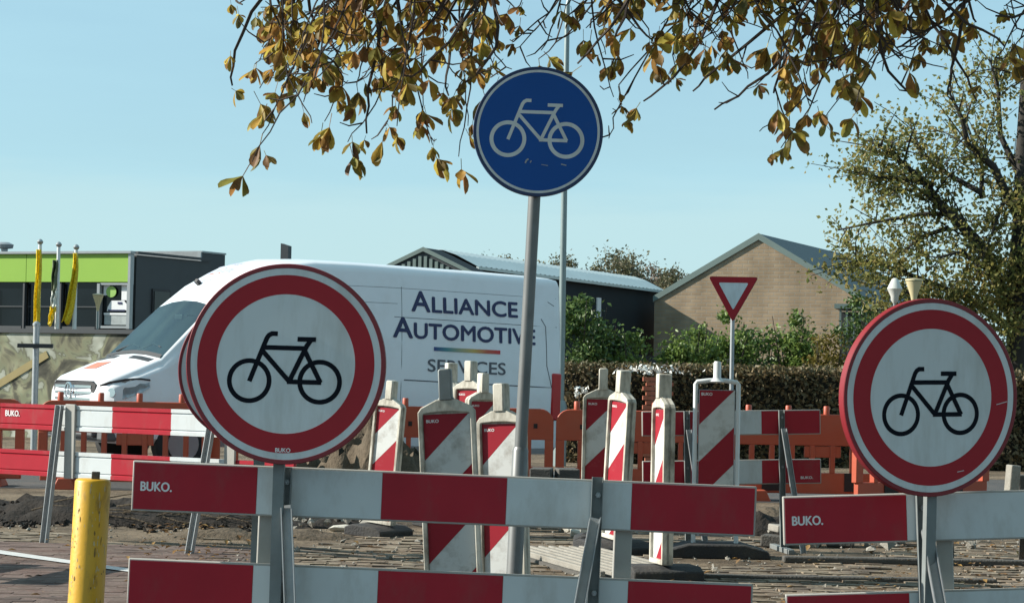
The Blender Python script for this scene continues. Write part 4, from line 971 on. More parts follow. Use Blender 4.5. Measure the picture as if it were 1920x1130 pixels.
# ================================================================== ORANGE BARRIERS
def orange_unit():
    t = thing('plastic_barrier', 'orange plastic barrier', 'barrier', group='orange plastic barriers along the road')
    Lw, H = 1.96, 1.0
    def rr(x0, x1, z0, z1, r):
        pts = []
        for cx, cz, a0 in ((x1 - r, z1 - r, 0), (x0 + r, z1 - r, 90)):
            pts += [(cx + r * math.cos(R_(a0 + k * 15)), cz + r * math.sin(R_(a0 + k * 15))) for k in range(7)]
        return pts + [(x0, z0), (x1, z0)]
    b = MB(); b.prism(rr(0, Lw, .64, H, .16), -.035, .035); b.build('top_rail', M['orange'], t, bevel=.008)
    b = MB(); b.box((Lw / 2, 0, .21), (Lw - .06, .07, .24)); b.build('bottom_rail', M['orange'], t, bevel=.008)
    for k in range(9):
        x = .05 + k * (Lw - .10) / 8
        b = MB(); b.box((x, 0, .485), (.055 if k not in (0, 8) else .10, .075, .315)); b.build('bar', M['orange'], t, bevel=.006)
    b = MB(); b.box((Lw * .56, 0, .57), (.42, .05, .13)); b.build('handle_panel', M['orange'], t, bevel=.006)
    for x in (.24, .70, 1.14, 1.62):
        b = MB(); b.lathe([(.035, H - .01), (.035, H + .085), (.028, H + .095)], 10, c=(x, 0, 0)); b.build('peg', M['orange'], t)
    for x in (.5, 1.45):
        b = MB(); b.prism([(x - .10, .33), (x + .10, .33), (x + .10, .12), (x - .10, .12)], -.045, -.036); b.build('recess_shade', M['hole_shade'], t, smooth=False)  # raised dark plate painting the shade of a recess
    for x in (.30, .85, 1.4, 1.75):
        b = MB(); b.box((x, -.037, .80), (.045, .006, .055)); b.build('slot_shade', M['hole_shade'], t, smooth=False)  # dark patch on the face, painting the shade of a slot
    for x in (.35, 1.61):
        b = MB(); b.prism([(x - .13, 0), (x + .13, 0), (x + .07, .13), (x - .07, .13)], -.26, .26); b.build('foot', M['orange'], t, bevel=.01)
    return t
ou = orange_unit()
for i, (px, D, yaw, lab) in enumerate([(-278, 26.9, 0, 'orange barrier at the very edge, left of the post with the cross plate'), (70, 26.7, -.01, 'orange barrier in front of the van grille and headlamp'),
        (394, 26.8, .01, 'orange barrier mostly hidden behind the left round sign'), (718, 27.2, .0, 'orange barrier behind the cluster of beacons under the van lettering'), (1040, 27.2, -.01, 'orange barrier right of the blue sign pole in front of the hedge'),
        (1362, 27.0, .03, 'orange barrier behind the small two-board barrier'), (1600, 24.6, .60, 'orange barrier turned at an angle behind the right round sign')]):
    o = ou if i == 0 else copy_tree(ou)
    q = at(px, D); place(o, (q.x, q.y, 0.0), (0, 0, yaw), lab)

# ================================================================== RED AND WHITE BOARD BARRIERS
def barrier(label, left, yaw, tilt, segs, top, pitch, posts, profiled=False, text_at=None, hboard=.2, seg=.5, group='red and white barriers', extra_text=None, lens=None):
    t = thing('barrier', label, 'barrier', left, (0, tilt, yaw), group)
    n = len(segs); Lw = n * seg
    for r_, zt in enumerate((top, top - pitch)):
        zc = zt - hboard / 2
        if profiled:
            prof = [(-.016, -.5), (-.016, -.36), (-.006, -.34), (-.006, -.30), (-.013, -.28), (-.013, .28), (-.006, .30), (-.006, .34), (-.016, .36), (-.016, .5), (.016, .5), (.016, -.5)]
            bd = None
            for k, cch in enumerate(segs):
                b = MB(); x0, x1 = k * seg, (k + 1) * seg; np_ = len(prof)
                b.add([(x, y, zc + z * hboard) for x in (x0, x1) for y, z in prof], [tuple(range(np_)), tuple(range(2 * np_ - 1, np_ - 1, -1))] + [(j, j + np_, (j + 1) % np_ + np_, (j + 1) % np_) for j in range(np_)])
                if bd is None: bd = b.build('board', M['red'] if cch == 'r' else M['white'], t, smooth=False)
                else: b.build('board_section', M['red'] if cch == 'r' else M['white'], bd, smooth=False)
        else:
            b = MB(); b.box((Lw / 2, 0, zc), (Lw, .028, hboard)); bd = b.build('board', M['pale_plastic'], t, bevel=.004)
            for k, cch in enumerate(segs):
                x0 = k * seg + (.008 if k == 0 else .0008); x1 = (k + 1) * seg - (.008 if k == n - 1 else .0008)
                b = MB(); b.box(((x0 + x1) / 2, -.0145, zc), (x1 - x0, .004, hboard - .016)); b.build('reflective_sheet', M['red'] if cch == 'r' else M['white'], bd, smooth=False)
        if text_at and r_ in text_at:
            tx, tz, tw, th = text_at[r_]; flat_text('lettering', 'BUKO.', tx, zc + tz, tw, th, -.0172, M['white_print'], bd)
    for (u, du, dv, up, wide, *leg) in posts:
        zf = u * math.tan(tilt)
        if leg:                                      # a single leaning leg with a short plate behind the boards
            b = MB(); a0, e0 = Vector((u, -.04, top)), Vector((u + du, -dv, .0))
            b.bar(a0, e0, .055, .005, up=(0, 1, 0))
            for sx in (-.027, .027): b.bar(a0 + Vector((sx, -.018, 0)), e0 + Vector((sx, -.018, 0)), .005, .04, up=(0, 1, 0))
            b.build('leg', M['galv'], t, smooth=False)
            b = MB(); b.box((u + wide, -.026, top - pitch / 2 - hboard / 2), (.10, .02, pitch + hboard + .02)); b.build('clamp_plate', M['pale_plastic'], t, bevel=.004)
            continue
        b = MB(); z1 = top + up
        b.box((u, -.030, (z1 + zf) / 2), (.045, .004, z1 - zf)); b.box((u - .0215, -.046, (z1 + zf) / 2), (.003, .034, z1 - zf)); b.box((u + .0215, -.046, (z1 + zf) / 2), (.003, .034, z1 - zf))
        p = b.build('post', M['galv_dull'], t, smooth=False)
        for zz in (top - .06, top - pitch - .06):
            b = MB(); b.tube([(u + .004, -.030, zz), (u + .004, -.048, zz)], .012, 6); b.tube([(u + .004, -.044, zz), (u + .004, -.060, zz)], .006, 6); b.build('bolt', M['galv'], p)
        if wide:
            b = MB(); b.box((u + wide, .045, (top - .02 + zf) / 2), (.075, .035, top - .02 - zf)); b.build('back_post', M['pale_plastic'], t, bevel=.006)
        za = top - hboard * .75
        b = MB(); e = (u + du, -dv, (u + du) * math.tan(tilt) + .01); a = (u + (.01 if du > 0 else -.006), -.068, za)
        b.bar(a, e, .042, .004, up=(0, 1, 0)); 
        w1 = Vector((.021, -.014, 0)); b.bar(Vector(a) + Vector((-.0205, -.016, 0)), Vector(e) + Vector((-.0205, -.016, 0)), .004, .030, up=(0, 1, 0)); b.bar(Vector(a) + Vector((.0205, -.016, 0)), Vector(e) + Vector((.0205, -.016, 0)), .004, .030, up=(0, 1, 0))
        b.build('brace', M['galv'], t, smooth=False)
        b = MB(); b.box((u, 0, zf + .02), (.05, .7, .04)); b.build('foot', M['galv_dull'], t, bevel=.004)
    return t
# left one in the sun, behind
q = at(2, 18.9, 1.0)
barrier('sunlit red and white barrier with ribbed boards at the left', (q.x, q.y, 0), R_(-31), R_(0.2), 'rwrwr', 1.085, .365, [(.667, -.07, .10, .0, .09, 1), (2.2, -.12, .14, .0, .14, 1)], True, {0: (.06, .0, .15, .045)}, seg=.585)
# unseen barrier added at the left to cast shadow bands on the path
q = Vector((-4.75, 15.0, 0))
barrier('red and white barrier added out of view left of the bollard to cast a shadow', (q.x, q.y, 0), R_(78), 0, 'rwr', 1.05, .38, [(.3, .1, .3, 0, .1), (1.2, .1, .3, 0, .1)], True)
# back right one
q = at(1210, 19.0, 1.0)
barrier('shaded red and white barrier behind the metal framed beacon', (q.x, q.y, 0), R_(6), R_(-1.6), 'rwr', 1.115, .40, [(.36, .10, .30, .0, 0), (1.14, .10, .32, .0, 0)], False, {1: (1.30, -.06, .10, .02)}, seg=.49)
# front one
FB_D = 9.55
q = at(240, FB_D, 1.0)
front = barrier('nearest red and white barrier spanning the middle under the blue sign', (q.x, q.y, 0), 0, R_(1.3), 'rwrwr', zat(240, 862, FB_D), .395, [(.625, .125, .55, .0, -.075), (1.885, -.14, .55, .012, .115)], False, {0: (.036, -.018, .125, .036)}, hboard=.203, seg=.5065)
# right one
q = at(1486, 9.65, .95)
rightb = barrier('red and white barrier cut by the picture edge below the right round sign', (q.x, q.y, 0), R_(1), R_(-2.6), 'rwrwr', zat(1486, 930, 9.65), .40, [(.565, .04, .55, .02, .10), (1.9, .1, .5, 0, .1)], False, {0: (.036, -.018, .125, .036)}, seg=.5065)

# ================================================================== BEACONS
def clip_poly(poly, f):
    out = []
    for i in range(len(poly)):
        a, b = poly[i - 1], poly[i]; fa, fb = f(a), f(b)
        if (fa >= 0) != (fb >= 0):
            u = fa / (fa - fb); out.append((a[0] + (b[0] - a[0]) * u, a[1] + (b[1] - a[1]) * u))
        if fb >= 0: out.append(b)
    return out
def stripes(parent, w, z0, z1, yf, first, band, slope=1.0, flip=False):
    rect = [(-w / 2, z0), (w / 2, z0), (w / 2, z1), (-w / 2, z1)]
    top_c = z1 - slope * (-w / 2)                   # c = z - slope*x, at the upper left corner
    edges = [top_c + 9]; c = top_c - first
    while c > z0 - slope * w: edges.append(c); c -= band
    edges.append(-9)
    for k in range(len(edges) - 1):
        hi, lo = edges[k], edges[k + 1]
        p = clip_poly(rect, lambda q: hi - .0008 - (q[1] - slope * q[0])); p = clip_poly(p, lambda q: (q[1] - slope * q[0]) - lo - .0008) if p else p
        if len(p) < 3: continue
        b = MB()
        if flip: b.prism([(-x, z) for x, z in p], -yf, -yf + .003)
        else: b.prism(p, yf, yf + .003)
        b.build('reflective_sheet', M['beacon_red'] if k % 2 == 0 else M['beacon_white'], parent, smooth=False)
def beacon():
    t = thing('beacon', 'beacon', 'beacon', group='striped traffic beacons')
    W = .30; z0, z1 = .11, 1.165
    out = [(-W / 2, z0), (W / 2, z0), (W / 2, z1 - .030), (W / 2 - .018, z1 - .006), (.05, z1 + .034), (-.05, z1 + .034), (-W / 2 + .018, z1 - .006), (-W / 2, z1 - .030)]
    inn = [(x * .86, z0 + .03 + (z - z0) * .945 if z < 1.1 else z - .045) for x, z in out]
    b = MB(); b.prism(out, -.014, .014); fr = b.build('panel', M['beacon_frame'], t, bevel=.006)
    # raised rim
    b = MB(); n = len(out); vs = []
    inn = [(-.125, z0 + .03), (.125, z0 + .03), (.125, z1 - .045), (.118, z1 - .036), (.05, z1 - .030), (-.05, z1 - .030), (-.118, z1 - .036), (-.125, z1 - .045)]
    for y in (-.038, .038): vs += [(x, y, z) for x, z in out] + [(x, y, z) for x, z in inn]
    fs = []
    for j in range(n):
        k = (j + 1) % n
        fs += [(j, k, n + k, n + j), (2 * n + k, 2 * n + j, 3 * n + j, 3 * n + k), (k, j, 2 * n + j, 2 * n + k), (n + j, n + k, 3 * n + k, 3 * n + j)]
    b.add(vs, fs); b.build('rim', M['beacon_frame'], t, smooth=False, bevel=.005)
    stripes(t, .246, z0 + .033, z1 - .042, -.0175, .24, .27); stripes(t, .246, z0 + .033, z1 - .05, -.0175, .24, .27, flip=True)
    b = MB(); b.prism([(-.034, z1 + .03), (.034, z1 + .03), (.034, 1.35), (.026, 1.36), (-.026, 1.36), (-.034, 1.35)], -.046, .046); b.prism([(-.05, z1 + .025), (.05, z1 + .025), (.034, z1 + .048), (-.034, z1 + .048)], -.026, .026)
    b.build('handle', M['beacon_frame'], t, bevel=.006)
    flat_text('lettering', 'BUKO', -.108, z1 - .085, .065, .016, -.0182, M['white_print'], t)
    b = MB(); b.prism([(-.20, 0), (.20, 0), (.20, .07), (.12, .10), (-.12, .10), (-.20, .07)], -.24, .24); b.build('foot', M['rubber'], t, bevel=.012)
    return t
bc = beacon()
BL = [  # px at z~1.2, D, yaw, lean(about y), scale top py, label
    (838, 12.9, -4, -3.6, 690, 'large shaded beacon with a grey handle, left of the blue sign pole'),
    (939, 13.6, -27, -2.6, 718, 'sunlit beacon directly left of the blue sign pole and partly behind it'),
    (737, 20.0, -34, 5.0, 712, 'pale pink sunlit leaning beacon beside the left round sign'),
    (846, 21.4, -64, 0.5, 680, 'beacon turned almost edge-on behind the large shaded one'),
    (882, 21.0, -38, 0.0, 676, 'small bright white beacon top showing below the van lettering'),
    (905, 20.2, 30, 0.0, 699, 'dark-faced beacon top tucked behind the small bright white one'),
    (1130, 19.2, -2, 0.3, 690, 'shaded beacon left of the narrow leaning sunlit one'),
    (1177, 18.5, -63, 4.6, 693, 'narrow sunlit leaning beacon with bright red stripes'),
    (1244, 16.2, -77, 0.0, 700, 'dirty white beacon seen nearly edge-on right of the barrier post'),
]
for i, (px, D, yaw, lean, py, lab) in enumerate(BL):
    o = bc if i == 0 else copy_tree(bc)
    zt = zat(px, py, D); q = at(px, D, 1.15); ln_ = R_(lean)
    place(o, (q.x - math.sin(ln_) * 1.15, q.y, 0), (0, ln_, R_(yaw)), lab, scale=zt / 1.36)
# grey metal handle of the first one
for ch in kids(bc):
    if ch.name.startswith('handle'):
        ch.data = ch.data.copy(); ch.data.materials[0] = M['galv_dull']; ch['label'] = 'dirty grey handle'
# metal framed beacon
def metal_beacon(label, px, D, py, yaw):
    zt = zat(px, py, D); q = at(px, D, 1.2); t = thing('beacon', label, 'beacon', (q.x, q.y, 0), (0, 0, R_(yaw)), 'striped traffic beacons')
    W = .335; zs = zat(px, 716, D)
    path = [(-W / 2, 0, .08), (-W / 2, 0, zs - .016), (-W / 2 + .012, 0, zs), (-.06, 0, zs + .012), (.06, 0, zs + .012), (W / 2 - .012, 0, zs), (W / 2, 0, zs - .016), (W / 2, 0, .08)]
    b = MB(); b.tube(path, .018, 10); b.build('frame', M['pole_white'], t)
    b = MB(); b.box((0, 0, (zs - .06 + .16) / 2), (W - .05, .02, zs - .06 - .16)); pnl = b.build('panel', M['galv'], t, bevel=.003)
    stripes(pnl, W - .062, .17, zs - .065, -.0135, .27, .29)
    flat_text('lettering', 'BUKO', -W / 2 + .045, zs - .105, .085, .022, -.0142, M['white_print'], pnl)
    b = MB(); b.lathe([(.060, zs + .005), (.036, zs + .025), (.030, zs + .04), (.030, zt - .015), (.022, zt)], 14); b.build('handle', M['pole_white'], t)
    b = MB(); b.prism([(-.42, 0), (.42, 0), (.40, .06), (.22, .11), (-.22, .11), (-.40, .06)], -.22, .22); b.build('foot', M['rubber'], t, bevel=.012)
metal_beacon('metal framed beacon with a round handle on a wide black foot', 1344, 18.4, 677, 1)

# ================================================================== ROUND SIGNS
K = 495.0
def bk(x, y): return ((x - 547) / K, -(y - 570) / K)
def bike(mb, S, y0, off=(0, 0), w=.047):
    ox, oz = off; st = .0002
    def tf(p): a, c = bk(*p); return ((a + ox) * S, (c + oz) * S)
    i = 0
    for c in ((369, 657), (718, 655)):
        a, z = tf(c); mb.ring(87 / K * S, 110.5 / K * S, y0 - i * st, y0 + .003, 64, cx=a, cz=z); i += 1
    for pth in ([(369, 660), (440, 470), (450, 444), (460, 430), (474, 422), (503, 422)], [(436, 491), (640, 491)], [(432, 510), (566, 655)], [(556, 657), (726, 657)], [(566, 657), (648, 480), (668, 450)], [(634, 492), (722, 658)], [(602, 446), (693, 446)]):
        mb.stroke([tf(p) for p in pth], w * S, y0 - i * st, y0 + .003); i += 1
def round_sign(label, px, py, D, Rr, rot, red=True, sym=1.0, off=(0, 0), thick=.032, pole=None):
    q = P(px, py, D); t = thing('round_sign', label, 'road sign', q, rot)
    edge = M['sign_red_edge'] if red else M['blue_edge']
    b = MB(); b.disc(Rr * .965, -.004, .004); b.build('plate', M['galv_dull'], t, smooth=True, ang=30)
    b = MB(); n = 96; prof = [(.955, -.004), (.958, -.008), (.994, -.008), (1.0, -.005), (1.0, thick), (.985, thick + .003), (.95, thick), (.95, thick - .004), (.985, thick - .004), (.985, .004), (.955, .004)]
    m_ = len(prof); vs = [(Rr * r * math.cos(2 * math.pi * k / n), y, Rr * r * math.sin(2 * math.pi * k / n)) for r, y in prof for k in range(n)]
    fs = [(i * n + k, ((i + 1) % m_) * n + k, ((i + 1) % m_) * n + (k + 1) % n, i * n + (k + 1) % n) for i in range(m_) for k in range(n)]
    b.add(vs, fs); b.build('rim', edge, t, ang=30)
    if red:
        b = MB(); b.disc(Rr * .955, -.0062, -.0045, 96); b.build('white_face', M['sign_white'], t, smooth=False)
        b = MB(); b.ring(Rr * .695, Rr * .888, -.0070, -.0064, 128); b.build('red_border', M['sign_red'], t, smooth=False)
        b = MB(); bike(b, Rr * sym, -.0070, off); b.build('bicycle_symbol', M['ink'], t, smooth=False)
    else:
        b = MB(); b.disc(Rr * .955, -.0062, -.0045, 96); b.build('blue_face', M['sign_blue'], t, smooth=False)
        b = MB(); b.ring(Rr * .912, Rr * .950, -.0070, -.0064, 128); b.build('white_ring', M['sign_white'], t, smooth=False)
        b = MB(); bike(b, Rr * sym, -.0070, off, .040); b.build('bicycle_symbol', M['sign_white'], t, smooth=False)
    return t
s1 = round_sign('left red and white no-cycling sign above the middle barrier', 536, 682, 9.40, .401, (R_(-1), R_(0.5), R_(-2)))
flat_text('lettering', 'BUKO', -.030, -.352, .060, .016, -.0075, M['white_print'], s1)
s1b = round_sign('smaller round red sign just showing behind the left no-cycling sign', 471, 694, 9.72, .300, (0, 0, R_(4)), thick=.026)
s2 = round_sign('right red and white no-cycling sign with scuffed rim', 1745, 745, 9.45, .398, (R_(1), R_(-1.2), R_(20)), sym=.965, off=(.0, .0))
b = MB()
for (x0, z0, x1, z1) in ((.30, -.03, .35, -.018), (.12, -.30, .15, -.295)):
    b = MB(); b.stroke([(x0, z0), (x1, z1)], .0025, -.0080, -.0071); b.build('scratch', M['sign_white'], s2, smooth=False)
s3 = round_sign('round blue cycle path sign on a leaning pole', 1009, 247, 10.8, .300, (R_(0), R_(0.8), R_(1)), red=False, sym=1.266, off=(-.005, .075), thick=.026)
for pth, w in (([(-.055, -.148), (-.050, -.135), (-.040, -.128)], .007), ([(-.032, -.145), (-.027, -.135)], .005), ([(.02, -.152), (.05, -.156)], .003), ([(.11, -.147), (.135, -.152)], .005)):
    b = MB(); b.stroke(pth, w, -.0080, -.0071); b.build('scratch', M['galv'], s3, smooth=False)
# pole of the blue sign: its own parts hang under the sign
Dp = 10.87; top = P(1013, 170, Dp); f0 = P(962, 1130, Dp); d = (f0 - top).normalized(); foot = top + d * (top.z / -d.z); clp = P(975, 858, Dp)
inv = s3.matrix_basis.inverted() if False else (Matrix.Translation(s3.location) @ s3.rotation_euler.to_matrix().to_4x4()).inverted()
b = MB(); b.tube([inv @ top, inv @ clp], .0285, 16); b.build('pole', M['pole_steel'], s3)
b = MB(); b.tube([inv @ (clp + (top - clp).normalized() * .05), inv @ (clp + (top - clp).normalized() * .035), inv @ foot], [.030, .037, .037], 16); b.build('pole_sleeve', M['pole_steel'], s3)
b = MB()
for zz in (.16, -.16): b.box((0, .028, zz), (.11, .05, .035))
b.build('clamp', M['galv_dull'], s3, bevel=.004)
# posts of the two round signs, standing in their barriers
for s, px, D in ((s1, 529, 9.46), (s1b, 491, 9.76), (s2, 1749, 9.52)):
    inv = (Matrix.Translation(s.location) @ s.rotation_euler.to_matrix().to_4x4()).inverted()
    a = P(px, 700, D); e = Vector((a.x - .012, a.y, .0))
    b = MB(); b.bar(inv @ a, inv @ e, .045, .03, up=(0, 1, 0)); b.build('support_post', M['galv_dull'], s, smooth=False)
    b = MB(); b.box((0.0, .03, -.12), (.12, .05, .03)); b.box((0, .03, -.30), (.12, .05, .03)); b.build('clamp', M['galv'], s, smooth=False)

# ================================================================== BOLLARD
D = 9.9; c = at(174, D, .9); zt = zat(175, 897, D); f0 = at(150, D, 0)
bo = thing('bollard', 'chipped yellow steel bollard at the lower left', 'bollard', f0, (0, math.atan2(c.x - f0.x, .9), 0))
b = MB(); b.lathe([(.075, 0), (.075, zt - .012), (.070, zt - .004), (.062, zt)], 28); b.build('post', M['yellow'], bo)
b = MB(); b.box((.012, -.01, zt + .012), (.032, .026, .04)); b.build('lock_stub', M['dark_stone'], bo, bevel=.003)

b = MB(); crng = random.Random(3)
for k in range(110):
    a0 = crng.choice([crng.gauss(-2.5, .18), crng.gauss(-.9, .22), crng.uniform(-math.pi, .2)]); z0 = crng.uniform(.25, zt - .02); n = 6; w_, h_ = crng.uniform(.0012, .0042), crng.uniform(.003, .016) * (2.2 if crng.random() < .15 else 1)
    ps = [(a0 + w_ / .075 * math.cos(j * 1.047) * crng.uniform(.5, 1.2), z0 + h_ * math.sin(j * 1.047) * crng.uniform(.5, 1.2)) for j in range(n)]
    b.add([(.0757 * math.cos(a_), .0757 * math.sin(a_), z_) for a_, z_ in ps], [tuple(range(n))], 0 if crng.random() < .6 else 1)
o = b.build('paint_chips', [mat('pale_primer', (.50, .42, .24), .7), mat('rust_spot', (.20, .12, .03), .8)], bo, smooth=False); o['kind'] = 'stuff'

# ================================================================== RUBBLE, KERBS, MATS
def block(name, label, cat, px, D, z, size, m, rot=(0, 0, 0), group=None, bevel=.012):
    q = at(px, D); b = MB(); b.box((0, 0, size[2] / 2), size); o = b.build(name, m, None, smooth=False, bevel=bevel)
    o.location = (q.x, q.y, z); o.rotation_euler = rot; tag(o, label, cat, group); return o
# stack of dark kerb blocks between blue sign pole and beacons
pos = [('bottom left', 1018, 0), ('bottom middle', 1058, 0), ('bottom right', 1096, 0), ('second row left', 1030, 1), ('second row right', 1074, 1), ('third row left', 1014, 2), ('third row right', 1062, 2)]
for k, (nm, px, r_) in enumerate(pos):
    block('kerb_block', 'dark kerb block, %s of the stack beside the blue sign pole' % nm, 'block', px, 23.6, r_ * .155, (.215, .42, .15), M['dark_stone'], (0, 0, rng.uniform(-.08, .08)), 'stacked kerb blocks')
# ribbed rubber mats / channels
mt = thing('drain_grate', 'ribbed grey drain channel lying on the ground behind the barrier post', 'grate', at(1118, 17.2, 0), (0, 0, R_(16)))
b = MB(); b.box((0, 0, .014), (.74, 2.3, .028)); b.build('base', M['dark_stone'], mt, smooth=False)
for k in range(9):
    b = MB(); b.box((-.33 + k * .0825, 0, .048), (.04, 2.3, .045)); b.build('rib', M['stone'], mt, bevel=.008)
names = [(1072, 20.5, (.22, .16, .14), 'pale broken stone just left of the barrier post'), (1085, 20.0, (.16, .14, .10), 'smaller pale stone lying against the broken stone'), (735, 20.6, (.10, .08, .22), 'pale wedge stone at the foot of the leaning pink beacon'), (650, 20.4, (.34, .10, .07), 'long pale stone lying behind the middle barrier')]
for px, D, sz, lab in names:
    q = at(px, D); b = MB(); n = 7
    vs = [Vector((rng.uniform(-.5, .5) * sz[0], rng.uniform(-.5, .5) * sz[1], rng.uniform(0, 1) * sz[2])) for _ in range(26)]
    import bmesh
    bm = bmesh.new(); [bm.verts.new(v) for v in vs]; bmesh.ops.convex_hull(bm, input=bm.verts[:]); [bm.verts.remove(v) for v in [v for v in bm.verts if not v.link_faces]]
    me = bpy.data.meshes.new('stone'); bm.to_mesh(me); bm.free(); me.materials.append(M['pale_stone']); o = bpy.data.objects.new('stone', me); COL.objects.link(o); o.location = q; tag(o, lab, 'stone', 'loose pale stones')
# planks and slabs right of centre
block('plank', 'grey plank lying on the rubble under the turned orange barrier', 'plank', 1600, 22.2, .16, (.62, .12, .05), M['stone'], (0, 0, .05))
block('plank', 'dark plank lying across the rubble behind the metal framed beacon', 'plank', 1545, 21.6, .15, (.40, .12, .05), M['dark_stone'], (0, .03, -.08))
lab = ['under the right barrier, first from its red end', 'under the right barrier, second from its red end', 'under the right barrier, third from its red end', 'farthest along the row under the right barrier']
for k, px in enumerate((1455, 1510, 1575, 1650)):
    block('paving_slab', 'loose grey paving slab ' + lab[k], 'slab', px, 19.6 + .1 * k, 0.0, (.23, .3, .10 + .02 * (k % 2)), M['stone'] if k % 2 else M['dark_stone'], (rng.uniform(-.05, .05), rng.uniform(-.05, .05), rng.uniform(-.4, .4)), 'loose slabs by the right barrier')
block('paving_slab', 'dark slab resting on top of the slab row near the red barrier end', 'slab', 1480, 19.7, .115, (.30, .28, .06), M['stone'], (0, .06, .2))
block('kerb_stone', 'long low kerb stone lying in front of the rubble on the right', 'kerb', 1700, 18.0, 0.0, (1.9, .12, .05), M['dark_stone'], (0, 0, .02))
block('kerb_stone', 'long kerb stone lying flat beyond the right hand barrier', 'kerb', 1560, 16.4, -.04, (2.3, .10, .075), M['dark_stone'], (0, 0, .03))
tr_ = thing('trestle', 'low dark trestle standing at the far right edge of the rubble', 'trestle', at(1850, 18.5), (0, 0, .1))
b = MB(); b.box((0, 0, .30), (.75, .10, .05)); b.build('top', M['dark_stone'], tr_, bevel=.006)
for s in (-1, 1):
    for d_ in (-1, 1):
        b = MB(); b.bar((s * .3, d_ * .02, .28), (s * .33, d_ * .14, 0), .05, .04); b.build('leg', M['dark_stone'], tr_, smooth=False)
for k, (px, D, lab) in enumerate(((1890, 22.5, 'upright grey kerb stone beside the rim of the right round sign'), (1915, 22.7, 'darker upright kerb stone cut by the picture edge'))):
    block('kerb_stone', lab, 'kerb', px, D, 0, (.10, .14, .62 - .1 * k), M['stone'] if k == 0 else M['dark_stone'], (0, .08 - .1 * k, .2))

# ================================================================== CHESTNUT BRANCHES OVERHEAD
CD = 13.2
ct = thing('chestnut_tree', 'overhanging chestnut branches with curled brown and yellow leaves along the top', 'tree', (4.6, 14.0, 0))
O = Vector((4.6, 14.0, 0))
b = MB(); b.tube([(0, 0, 0), (0, 0, 1.0), (-.05, 0, 2.6), (-.1, 0, 4.2), (-.1, .1, 6.5), (0, .2, 9)], [.42, .33, .29, .26, .18, .06], 14); b.build('trunk', M['bark'], ct)
LIMB = [[(4.5, 14, 3.6), (3.2, 13.6, 4.35), (1.6, 13.2, 4.55), (0, 12.9, 4.5), (-1.4, 12.7, 4.4), (-2.6, 12.5, 4.25)], [(4.5, 14, 4.1), (3.4, 13.0, 4.7), (2.0, 12.4, 4.75), (.6, 12.2, 4.6), (-.6, 12.0, 4.5)], [(4.5, 14.1, 4.3), (3.2, 14.6, 5.0), (1.4, 14.9, 5.0), (-.4, 14.6, 4.8), (-1.6, 14.2, 4.6)]]
for li in LIMB:
    m2 = MB(); m2.tube([Vector(p) - O for p in li], [.15, .10, .075, .055, .035, .02][:len(li)], 8); m2.build('limb', M['bark'], ct)
tips = [(432, 160), (468, 300), (485, 165), (455, 8), (505, 60), (520, 150), (560, 100), (570, 190), (605, 225), (640, 130), (650, 270), (690, 248), (722, 240), (745, 235), (770, 150), (795, 215), (700, 140), (815, 275), (857, 290), (838, 180), (870, 120), (932, 140), (962, 130), (905, 50), (1018, 92), (985, 30), (880, 235),
        (1085, 118), (1100, 50), (1132, 105), (1152, 180), (1168, 210), (1203, 190), (1232, 110), (1262, 140), (1290, 50), (1330, 95), (1358, 85), (1400, 150), (1440, 60), (1452, 180), (1466, 275), (1480, 235), (1522, 200), (1540, 230), (1562, 105), (1592, 130), (1602, 205), (1572, 50), (1622, 15), (1652, 45), (1692, 18), (1762, 55), (1740, 75), (1782, 20), (1832, 45), (1882, 85)]
bare = [(1340, 205), (1300, 170), (1712, 180), (1855, 140), (1780, 180), (1900, 160), (1640, 120), (1140, 262), (590, 232), (495, 250), (1420, 250), (1830, 190), (1690, 110), (1770, 90), (1060, 35), (1010, 110), (1900, 60), (1870, 30)]
for k in range(30): tips.append((rng.uniform(470, 780), rng.uniform(-10, 140)))
for k in range(4): tips.append((rng.uniform(780, 900), rng.uniform(-10, 90)))
for k in range(13): tips.append((rng.uniform(1180, 1610), rng.uniform(-10, 120)))
for k in range(9): tips.append((rng.uniform(1480, 1600), rng.uniform(30, 190)))
for k in range(4): tips.append((rng.uniform(1640, 1920), rng.uniform(-10, 40)))
for k in range(34): bare.append((rng.choice([rng.uniform(480, 980), rng.uniform(1080, 1660), rng.uniform(1660, 1920)]), rng.uniform(30, 170)))
tw = MB(); leaves = []
def limb_point(li, x):
    best = None
    for p, q in zip(li, li[1:]):
        if min(p[0], q[0]) - .01 <= x <= max(p[0], q[0]) + .01:
            u = (x - p[0]) / (q[0] - p[0]); best = Vector(p).lerp(Vector(q), u)
    return best or Vector(li[-1])
